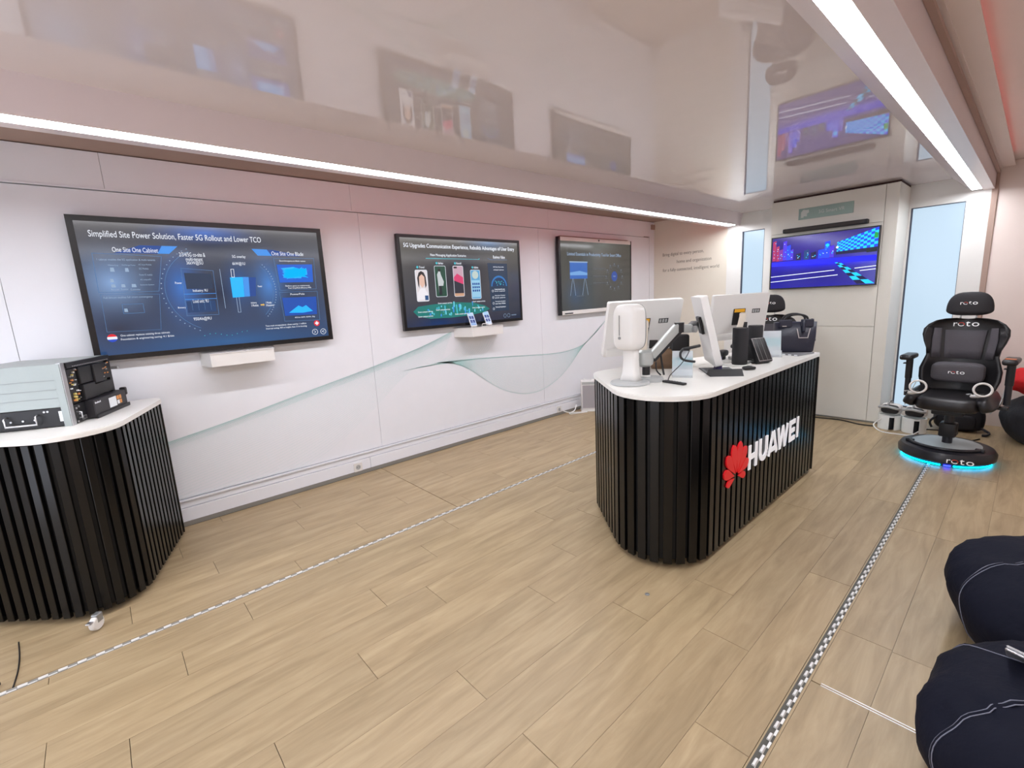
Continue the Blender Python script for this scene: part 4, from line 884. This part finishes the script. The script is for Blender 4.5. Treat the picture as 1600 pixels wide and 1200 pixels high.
# ================================================================== SWIVEL CHAIRS
M_LEATH = mat('black_leather', (30, 28, 30), .36, bump=.12, bscale=90); M_MESHF = mat('grey_mesh_fabric', (84, 80, 86), .75, bump=.5, bscale=350); M_CUSH = mat('grey_cushion', (78, 75, 80), .7, bump=.3, bscale=200)
M_CHB = mat('chair_base_black', (34, 34, 40), .35); M_PLATE = mat('base_plate_grey', (176, 186, 188), .35); M_LOGO = mat('logo_white', (240, 240, 240), .4, emit=(240, 240, 240), estr=.2); M_LRED = mat('logo_ring_red', (200, 60, 45), .4)
G_LEDC = glow('cyan_led', (0, 190, 255), 9.0); G_LEDB = glow('blue_led', (30, 40, 255), 9.0)
def logo(parent, w, mtx, ext=.001):
    """r o t o, the first o with a red half"""
    text('logo', 'r', 0, 0, .15*w, .19*w, M_LOGO, parent, 0, ext, mtx=mtx); text('logo', 't', .47*w, 0, .17*w, .25*w, M_LOGO, parent, 0, ext, mtx=mtx); text('logo', 'o', .70*w, 0, .28*w, .20*w, M_LOGO, parent, 0, ext, mtx=mtx)
    b = MB(); b.tube([(.30*w+.115*w*math.cos(R(a)), .10*w+.085*w*math.sin(R(a)), 0) for a in range(150, 331, 15)], .018*w, 6)
    for v in b.bm.verts: v.co = mtx @ v.co
    b.build('logo', M_LOGO, parent)
    b = MB(); b.tube([(.30*w+.115*w*math.cos(R(a)), .10*w+.085*w*math.sin(R(a)), 0) for a in range(-30, 151, 15)], .018*w, 6)
    for v in b.bm.verts: v.co = mtx @ v.co
    b.build('logo_ring', M_LRED, parent)
def gaming_chair(label, loc, rz, dz=0):
    """faces local -y ; x to the sitter's ... right in the picture"""
    t = thing('swivel_chair', label, 'chair', loc, (0, 0, rz), group='swivel game chairs')
    MB().lathe([(.0, .022), (.295, .022), (.315, .04), (.318, .085), (.30, .115), (.275, .125), (.0, .125)], n=56).build('base', M_CHB, t, 35)
    MB().lathe([(0, .126), (.225, .126), (.225, .132), (0, .132)], n=48).build('foot_plate', M_PLATE, t, 35)
    b = MB(); b.tube([(.245*math.cos(R(a)), .245*math.sin(R(a)), .137) for a in range(205, 336, 5)], .013, 8); b.build('foot_rail', M_CHB, t, True)
    for a in (205, 335): MB().box((-.03, -.014, .125), (.03, .014, .15), .005, 1, mtx=Matrix.Translation((.245*math.cos(R(a)), .245*math.sin(R(a)), 0))).build('rail_clip', M_CHB, t)
    for k in range(4): MB().tube([(.24*math.cos(R(45+90*k)), .24*math.sin(R(45+90*k)), 0), (.24*math.cos(R(45+90*k)), .24*math.sin(R(45+90*k)), .024)], .025, 10).build('foot_pad', M_BLACKM, t)
    MB().tube([(.287*math.cos(R(a)), .287*math.sin(R(a)), .016) for a in range(150, 278, 4)], .007, 6).build('light_strip', G_LEDC, t)
    MB().tube([(.287*math.cos(R(a)), .287*math.sin(R(a)), .016) for a in range(278, 290, 3)], .008, 6).build('light_strip', G_LEDB, t); MB().tube([(.287*math.cos(R(a)), .287*math.sin(R(a)), .016) for a in range(290, 400, 4)], .007, 6).build('light_strip', G_LEDC, t)
    Ml = Matrix.Translation((.06, -.319, .052)) @ Matrix.Rotation(R(12), 4, 'Z') @ Matrix.Rotation(R(90), 4, 'X') ; logo(t, .165, Ml @ Matrix.Translation((0, 0, .006)), .001)
    MB().tube([(0, .02, .125), (0, .02, .44+dz)], .034, 18).build('column', M_CHB, t, 40); MB().box((-.055, -.04, .19), (.055, .075, .31), .012, 2).build('motor_housing', M_BLACKM, t, 40); MB().box((-.10, -.14, .40+dz), (.10, .16, .445+dz), .01, 2).build('mechanism', M_BLACKM, t)
    D = Matrix.Translation((0, 0, dz))
    MB().superell((0, -.03, .51), (.40, .52, .12), .38, mtx=D).build('seat', M_LEATH, t, True)
    for s in (-1, 1):
        MB().superell((s*.225, -.01, .53), (.10, .50, .13), .5, mtx=D @ Matrix.Translation((s*.225, -.01, .53)) @ Matrix.Rotation(R(-s*24), 4, 'Y') @ Matrix.Translation((-s*.225, .01, -.53))).build('seat_bolster', M_LEATH, t, True)
        MB().tube([(s*.26, -.22, .475), (s*.285, .0, .515), (s*.285, .21, .60)], .004, 6, smooth=5).build('piping', M_LGREY, t, True).location = (0, 0, dz)
    # backrest: outline lofted front/back, leaning slightly
    prof = [(.54, .195), (.58, .235), (.66, .258), (.74, .262), (.80, .245), (.86, .228), (.92, .235), (.98, .257), (1.04, .272), (1.09, .268), (1.13, .24), (1.165, .19), (1.18, .13), (1.185, .06)]
    tilt = Matrix.Translation((0, .20, .52)) @ Matrix.Rotation(R(-9), 4, 'X') @ Matrix.Translation((0, -.20, -.52))
    b = MB(); rows = []
    for z, h in prof:
        row = []
        for k in range(17):
            u = -1+k/8; front = .17-.055*abs(u)**3+.03*(1-abs(u)) ; row.append((u*h, front, z))
        for k in range(17):
            u = 1-k/8; row.append((u*h*.98, .245-.03*abs(u)**2, z))
        rows.append([b.bm.verts.new(D @ tilt @ Vector(p)) for p in row])
    for a, c in zip(rows, rows[1:]):
        n = len(a)
        for i in range(n): b.bm.faces.new((a[i], a[(i+1) % n], c[(i+1) % n], c[i]))
    b.bm.faces.new(rows[0][::-1]); b.bm.faces.new(rows[-1]); b.build('backrest', M_LEATH, t, True)
    def strip(name, zs, y, m):                       # zs: (z, left, right)
        b = MB(); pr = []
        for z, l, r in zs:
            row = []
            for k in range(7):
                x = l+(r-l)*k/6; hz = [h for zz, h in prof if zz >= z-1e-6][0]; u = x/hz; row.append(b.bm.verts.new(D @ tilt @ Vector((x, .17-.055*abs(u)**3+.03*(1-abs(u))-y, z))))
            pr.append(row)
        for a, c in zip(pr, pr[1:]):
            for k in range(6): b.bm.faces.new((a[k], a[k+1], c[k+1], c[k]))
        r = bmesh.ops.extrude_face_region(b.bm, geom=b.bm.faces[:])
        for v in [g for g in r['geom'] if isinstance(g, bmesh.types.BMVert)]: v.co.y += .012
        return b.build(name, m, t, True)
    strip('mesh_panel', [(.84, -.115, .115), (.92, -.12, .12), (1.0, -.125, .125), (1.085, -.13, .13)], .010, M_MESHF)
    for s in (-1, 1):
        strip('side_mesh', [(.84, *sorted((s*.14, s*.195))), (.92, *sorted((s*.145, s*.20))), (1.0, *sorted((s*.15, s*.205))), (1.1, *sorted((s*.155, s*.20)))], .008, M_MESHF)
        strip('side_bolster', [(.87, *sorted((s*.205, s*.225))), (.95, *sorted((s*.207, s*.24))), (1.03, *sorted((s*.21, s*.262))), (1.1, *sorted((s*.205, s*.245)))], .012, M_LEATH)
    MB().superell((0, .115, .735), (.34, .12, .17), .45, mtx=D).build('lumbar_pillow', M_CUSH, t, True)
    def face_logo(w, x, z, y, rx):
        logo(t, w, D @ Matrix.Translation((x, y, z)) @ Matrix.Rotation(R(90+rx), 4, 'X'))
    face_logo(.105, -.05, .728, .052, -4); face_logo(.165, -.085, 1.115, .222+.045, -9)
    # headrest: half dome
    def hd(th, ph):
        q = math.pi*ph-math.pi/2; cz = math.sin(q); c = math.cos(q)**.6 if math.cos(q) > 0 else 0
        z = .155*max(cz, 0)**.9 if cz > 0 else .045*cz
        return D @ Vector((.15*c*math.cos(th), .305+.055*c*math.sin(th), 1.25+z))
    MB().sphere(hd, 36, 18).build('headrest', mat('headrest_fabric', (34, 32, 36), .7, bump=.3, bscale=300), t, True)
    face_logo(.11, -.055, 1.30, .253, 0)
    for s in (-1, 1):
        MB().tube([(s*.05, .30, 1.15), (s*.05, .305, 1.24)], .006, 8).build('headrest_post', M_ALU, t, True).location = (0, 0, dz)
        b = MB(); b.tube([(s*.315, .08, .50), (s*.315, .07, .82)], .022, 12); b.build('arm_post', M_CHB, t, 40).location = (0, 0, dz)
        MB().tube([(s*.315, .075, .66), (s*.315, .07, .84)], .026, 12).build('arm_sleeve', M_BLACKM, t, 40).location = (0, 0, dz)
        MB().box((s*.315-.045, -.09, .84), (s*.315+.045, .15, .885), .018, 3).build('arm_pad', M_LEATH, t, 40).location = (0, 0, dz)
        MB().box((s*.315-.04, .04, .79), (s*.315-.02, .09, .80), .002, 1).build('arm_lever', M_BLACKM, t).location = (0, 0, dz)
        MB().box((min(s*.16, s*.33), .06, .455), (max(s*.16, s*.33), .12, .48), .004, 1).build('arm_bracket', M_BLACKM, t).location = (0, 0, dz)
    return t
c1 = gaming_chair('black swivel game chair on a round base glowing cyan', (5.32, .39, 0), R(-94))
q = bx((.285, -.06, .8865), (.345, -.01, .888)).build('armrest_patch', mat('arm_orange', (214, 110, 50), .4), c1)  # flat orange patch on the arm pad
c2 = gaming_chair('black swivel chair half hidden behind the monitors and handbag', (5.42, 1.90, 0), R(-72), .04)
# VR controllers on the seat
def controller(label, loc, rz, tilt):
    t = thing('vr_controller', label, 'controller', loc, (0, 0, rz), group='ring controllers on the chair')
    T = Matrix.Rotation(tilt, 4, 'X')
    b = MB(); b.tube([T @ Vector((.052*math.cos(R(a)), 0, .056+.05*math.sin(R(a)))) for a in range(0, 360, 12)], .008, 8, True); b.build('ring', M_PLAST, t, True); b = MB(); b.tube([T @ Vector((0, .01, .012)), T @ Vector((-.02, .05, .004)), T @ Vector((-.05, .09, .0))], .014, 8, smooth=4); b.build('grip', M_PLAST, t, True)
    MB().lathe([(0, 0), (.02, 0), (.02, .008), (0, .01)], n=14, mtx=T @ Matrix.Translation((0, .012, .02))).build('thumb_pad', M_BLACKM, t)
    MB().tube([(-.05, .08, .004), (-.08, .09, .0), (-.07, .06, .0)], .003, 6, smooth=4).build('wrist_cord', M_LGREY, t, True)
controller('white ring controller on the left side of the lit chair seat', (4.985, .575, .606), R(-80), R(-10)); controller('white ring controller on the right side of the lit chair seat', (5.06, .20, .606), R(-80), R(-10))
# headset storage drums
M_DRUM = mat('drum_white', (236, 238, 234), .45)
def drum(label, loc, rz, hl):
    t = thing('storage_drum', label, 'container', loc, (0, 0, rz), group='white headset drums'); n = 40; b = MB()
    r, h = .098, .15
    def ring(rr, z, a0=14, a1=346): return [(rr*math.cos(R(a0+(a1-a0)*k/n)), rr*math.sin(R(a0+(a1-a0)*k/n)), z) for k in range(n+1)]
    A = [[b.bm.verts.new(p) for p in ring(*q)] for q in ((r, 0), (r, h), (r-.012, h), (r-.012, 0))]
    for u, v in zip(A, A[1:]+A[:1]):
        for k in range(n): b.bm.faces.new((u[k], u[k+1], v[k+1], v[k]))
    b.bm.faces.new([A[i][0] for i in range(4)]); b.bm.faces.new([A[i][n] for i in (3, 2, 1, 0)]); b.build('shell', M_DRUM, t, 40)
    MB().lathe([(0, .004), (r-.014, .004), (r-.014, .01), (0, .01)], n=36).build('floor_disc', M_BLACKM, t); MB().lathe([(.03, h-.02), (r-.013, h-.02), (r-.013, h-.012), (.03, h-.012)], n=36).build('cradle', M_DRUM, t); MB().lathe([(.02, .01), (.06, .01), (.06, h-.02), (.02, h-.02)], n=20).build('inner_core', M_BLACKM, t)
    v = thing('vr_headset', hl, 'headset', (loc[0], loc[1], h-.004), (0, 0, rz+R(150)), group='headsets on the drums'); v.scale = (.95, .95, 1.1)
    MB().superell((.035, 0, .055), (.10, .18, .10), .5).build('visor', M_PLAST, v, True); MB().superell((-.02, 0, .055), (.06, .16, .085), .6).build('face_foam', M_BLACKM, v, True)
    b = MB(); b.tube([(-.01, .085, .065), (-.07, .08, .075), (-.10, .0, .09), (-.07, -.08, .075), (-.01, -.085, .065)], .012, 8, smooth=6); b.build('head_strap', M_LGREY, v, True); MB().tube([(-.09, 0, .10), (-.03, 0, .14), (.04, 0, .105)], .010, 8, smooth=6).build('top_strap', M_GREY, v, True)
drum('left white drum holding a headset beside the cabinet foot', (6.09, .90, 0), R(200), 'white headset with dark foam on the left drum'); drum('right white drum holding a headset, nearer the chair', (6.07, .70, 0), R(200), 'white headset on the right drum, partly behind the chair arm')
o = MB().tube([(5.95, .95, .12), (5.90, 1.0, .06), (5.87, .93, .008), (5.86, .80, .006), (5.87, .70, .008), (5.90, .64, .05)], .006, 8, smooth=8).build('white_cable', M_WCABLE, None, True); tag(o, 'white cable looping on the floor in front of the drums', 'cable')
o = MB().tube([(6.17, 2.3, .006), (6.16, 1.9, .006), (6.10, 1.6, .006), (6.13, 1.35, .006), (6.05, 1.15, .006), (6.06, 1.02, .006)], .007, 8, smooth=8).build('black_cable', M_CABLE, None, True); tag(o, 'black cable lying along the foot of the pale cabinet', 'cable')
o = MB().tube([(5.9, .62, .006), (5.82, .52, .006), (5.86, .44, .006), (5.95, .30, .006), (6.1, .22, .006)], .006, 8, smooth=8).build('black_cable', M_CABLE, None, True); tag(o, 'black cable on the floor behind the lit chair base', 'cable')
o = MB().tube([(6.2, .64, .006), (6.25, .5, .006), (6.22, .38, .006)], .006, 8, smooth=8).build('black_cable', M_CABLE, None, True); tag(o, 'short black cable from the right drum towards the backpack', 'cable')
# backpack
bp = thing('backpack', 'black backpack lying on the floor behind the lit chair', 'backpack', (6.40, .40, .004), (0, 0, R(-82))); bp.scale = (.8, .8, 1)
M_BPK = mat('backpack_nylon', (24, 24, 32), .6, bump=.3, bscale=150)
def bpf(th, ph):
    q = math.pi*ph-math.pi/2; sg = lambda v, p: math.copysign(abs(v)**p, v); x = .24*sg(math.cos(q), .5)*sg(math.cos(th), .6); y = .15*sg(math.cos(q), .5)*sg(math.sin(th), .6); z = .13+.13*sg(math.sin(q), .6)
    return Vector((x, y, max(z, .001)+.02*noise.noise(Vector((x*8, y*8, z*8)))*(z > .03)))
MB().sphere(bpf, 36, 20).build('body', M_BPK, bp, True); MB().superell((0, -.13, .10), (.30, .08, .15), .5).build('front_pocket', M_BPK, bp, True); MB().tube([(.2, -.1, .05), (.27, -.16, .02), (.24, -.25, .012), (.20, -.27, .012)], .012, 6, smooth=6).build('strap', M_BPK, bp, True); MB().tube([(-.2, -.1, .15), (-.27, -.12, .08), (-.25, -.13, .02)], .012, 6, smooth=6).build('strap', M_BPK, bp, True); MB().tube([(-.05, 0, .26), (0, 0, .29), (.05, 0, .26)], .009, 6, smooth=4).build('carry_loop', M_BPK, bp, True)

# ================================================================== BEAN BAGS
M_DENIM = mat('navy_denim', (11, 14, 30), .8, spec=.2, bump=.6, bscale=22, var=.18, vscale=5); M_THREAD = mat('seam_thread', (120, 122, 138), .8)
def beanbag(label, loc, rz, r, h, seed, m, seams, group, peak=(0, 0)):
    t = thing('bean_bag', label, 'bean bag', loc, (0, 0, rz), group=group)
    def f(th, ph, off=0):
        q = math.pi*ph-math.pi/2; c = math.cos(q); s = math.sin(q)
        rr = r*(max(c, 0)**.72); z = h*(.5+.5*math.copysign(abs(s)**.95, s)); z = max(0, z-.06)*h/(h-.06); x = rr*math.cos(th); y = rr*math.sin(th)
        k = max(0, z/h-.25)
        x += peak[0]*k; y += peak[1]*k
        nz = noise.noise(Vector((x*2.2+seed, y*2.2, z*2.4)))*.05+noise.noise(Vector((x*9+seed, y*4, z*7)))*.02*min(1, z*6)+abs(noise.noise(Vector((x*5+y*5+seed, (x-y)*14, z*5))))*-.022*min(1, z*5)
        d = Vector((x-peak[0]*k, y-peak[1]*k, (z-h/2)*.8)); d = d.normalized() if d.length > 1e-6 else Vector((0, 0, 1))
        p = Vector((x, y, z))+d*(nz+off); p.z = max(p.z, .0)
        return p
    MB().sphere(f, 64, 36).build('cover', m, t, True)
    for a in seams:
        for da in (-.011, .011):
            MB().tube([f(R(a)+da/max(.25, math.sin(math.pi*ph/40)), ph/40, .0015) for ph in range(4, 37)], .0016, 5).build('stitch_line', M_THREAD, t, True)
        MB().tube([f(R(a), ph/40, -.002) for ph in range(4, 37)], .006, 6).build('seam_ridge', m, t, True)
    return t
beanbag('dark navy denim bean bag at the right edge, the farther of the near pair', (2.72, -.33, 0), 0, .45, .425, 1.3, M_DENIM, (118, 200, 290, 20), 'denim bean bags', (.02, .10))
beanbag('dark navy denim bean bag at the bottom right corner', (1.83, -.33, 0), 0, .44, .395, 5.1, M_DENIM, (122, 200, 270, 340, 60), 'denim bean bags', (.02, .10))
beanbag('black bean bag with a red garment on top, right of the lit chair', (6.28, -.31, 0), 0, .40, .44, 8.4, mat('black_canvas', (26, 26, 33), .75, bump=.4, bscale=40), (150, 230), 'black bean bags', (0, .06))
rc = thing('red_garment', 'red garment crumpled on the black bean bag', 'clothing', (6.2, -.14, .44))
def rf(th, ph):
    q = math.pi*ph-math.pi/2; c = max(math.cos(q), 0)**.7; p = Vector((.16*c*math.cos(th), .22*c*math.sin(th), .13+.13*math.sin(q))); n = noise.noise_vector(p*9)*.04
    return p+n
MB().sphere(rf, 40, 24).build('cloth', mat('red_cloth', (206, 18, 26), .8, bump=.4, bscale=30), rc, True); MB().tube([(-.10, .10, .22), (-.06, .0, .26), (.02, -.06, .25)], .016, 8, smooth=5).build('collar_fold', mat('red_dark_cloth', (40, 30, 34), .8), rc, True)
lp = thing('laptop', 'silver laptop corner resting on the bean bags at the right edge', 'laptop', (1.87, -.044, .443))
ey = Vector((.15, .98, .10)).normalized(); ex = Vector((.75, -.2, -.62)); ex = (ex-ey*ex.dot(ey)).normalized(); ez = ex.cross(ey)
lp.rotation_euler = Matrix((ex, ey, ez)).transposed().to_euler()
bx((0, -.22, 0), (.30, 0, .009), .003, 1).build('base', M_ALU, lp); bx((0, -.22, .0105), (.30, 0, .017), .003, 1).build('lid', mat('laptop_silver', (206, 208, 212), .3, metal=.5), lp); MB().tube([(.29, -.20, .01), (.29, -.02, .01)], .005, 8).build('hinge', M_GREY, lp)

# ================================================================== HEATER, SOCKETS, SMALL BITS
ht = thing('fan_heater', 'small white and grey heater standing against the wall behind the counter', 'heater', (4.84, 3.92, 0), (0, 0, R(-46)))
bx((-.10, -.07, .02), (.10, .07, .42), .012, 2).build('body', M_PLAST, ht, 40); bx((-.085, -.072, .05), (.085, -.069, .36)).build('grille', mat('heater_grille', (170, 166, 170), .6, bump=.6, bscale=300), ht); bx((-.09, -.0725, .37), (.09, -.069, .405)).build('control_band', M_LGREY, ht); bx((-.105, -.08, 0), (.105, .08, .022), .005, 1).build('foot', M_PLAST, ht)
for x in (-.05, .04): MB().lathe([(0, 0), (.018, 0), (.016, .015), (0, .016)], (x, 0, .42), 16).build('dial', M_PLAST, ht, 40)
def socket(label, x):
    t = thing('wall_socket', label, 'socket', (x, YL-.0165, .075), (R(90), 0, 0), group='wall sockets')
    MB().prism(rrect(-.04, -.04, .04, .04, .006, 3), 0, .008).build('plate', M_PLAST, t); b = MB(); b.tube([(.021*math.cos(R(a)), .021*math.sin(R(a)), .009) for a in range(0, 360, 15)], .0025, 6, True); b.build('well_ring', M_LGREY, t, True); MB().lathe([(0, .008), (.019, .008), (.019, .0088), (0, .0088)], n=20).build('well', M_LGREY, t)
    for s in (-1, 1): MB().lathe([(0, .0088), (.003, .0088), (.003, .0098), (0, .0098)], (s*.009, 0, 0), 8).build('pin_hole', M_BLACKM, t)
socket('white wall socket in the skirting below the site power screen', 1.635); socket('white wall socket with plug near the heater', 4.42)
o = MB().tube([(4.42, 4.06, .08), (4.5, 4.0, .03), (4.66, 3.95, .006), (4.74, 3.87, .006), (4.60, 3.93, .006), (4.52, 3.99, .008), (4.64, 4.0, .03), (4.70, 4.02, .09)], .006, 8, smooth=8).build('heater_cable', M_WCABLE, None, True); tag(o, 'white cable looped on the floor between socket and heater', 'cable')
fc = thing('floor_stud', 'small round metal floor stud in front of the long counter', 'stud', (1.922, 1.197, 0)); MB().lathe([(0, 0), (.012, 0), (.012, .003), (.008, .005), (0, .005)], n=20).build('disc', M_GREY, fc, 40); MB().lathe([(0, .005), (.005, .005), (.005, .006), (0, .006)], n=12).build('screw_head', M_ALU, fc)
for q in bpy.data.objects:
    if q.type == 'MESH' and not q.data.materials: print('nomat', q.name)
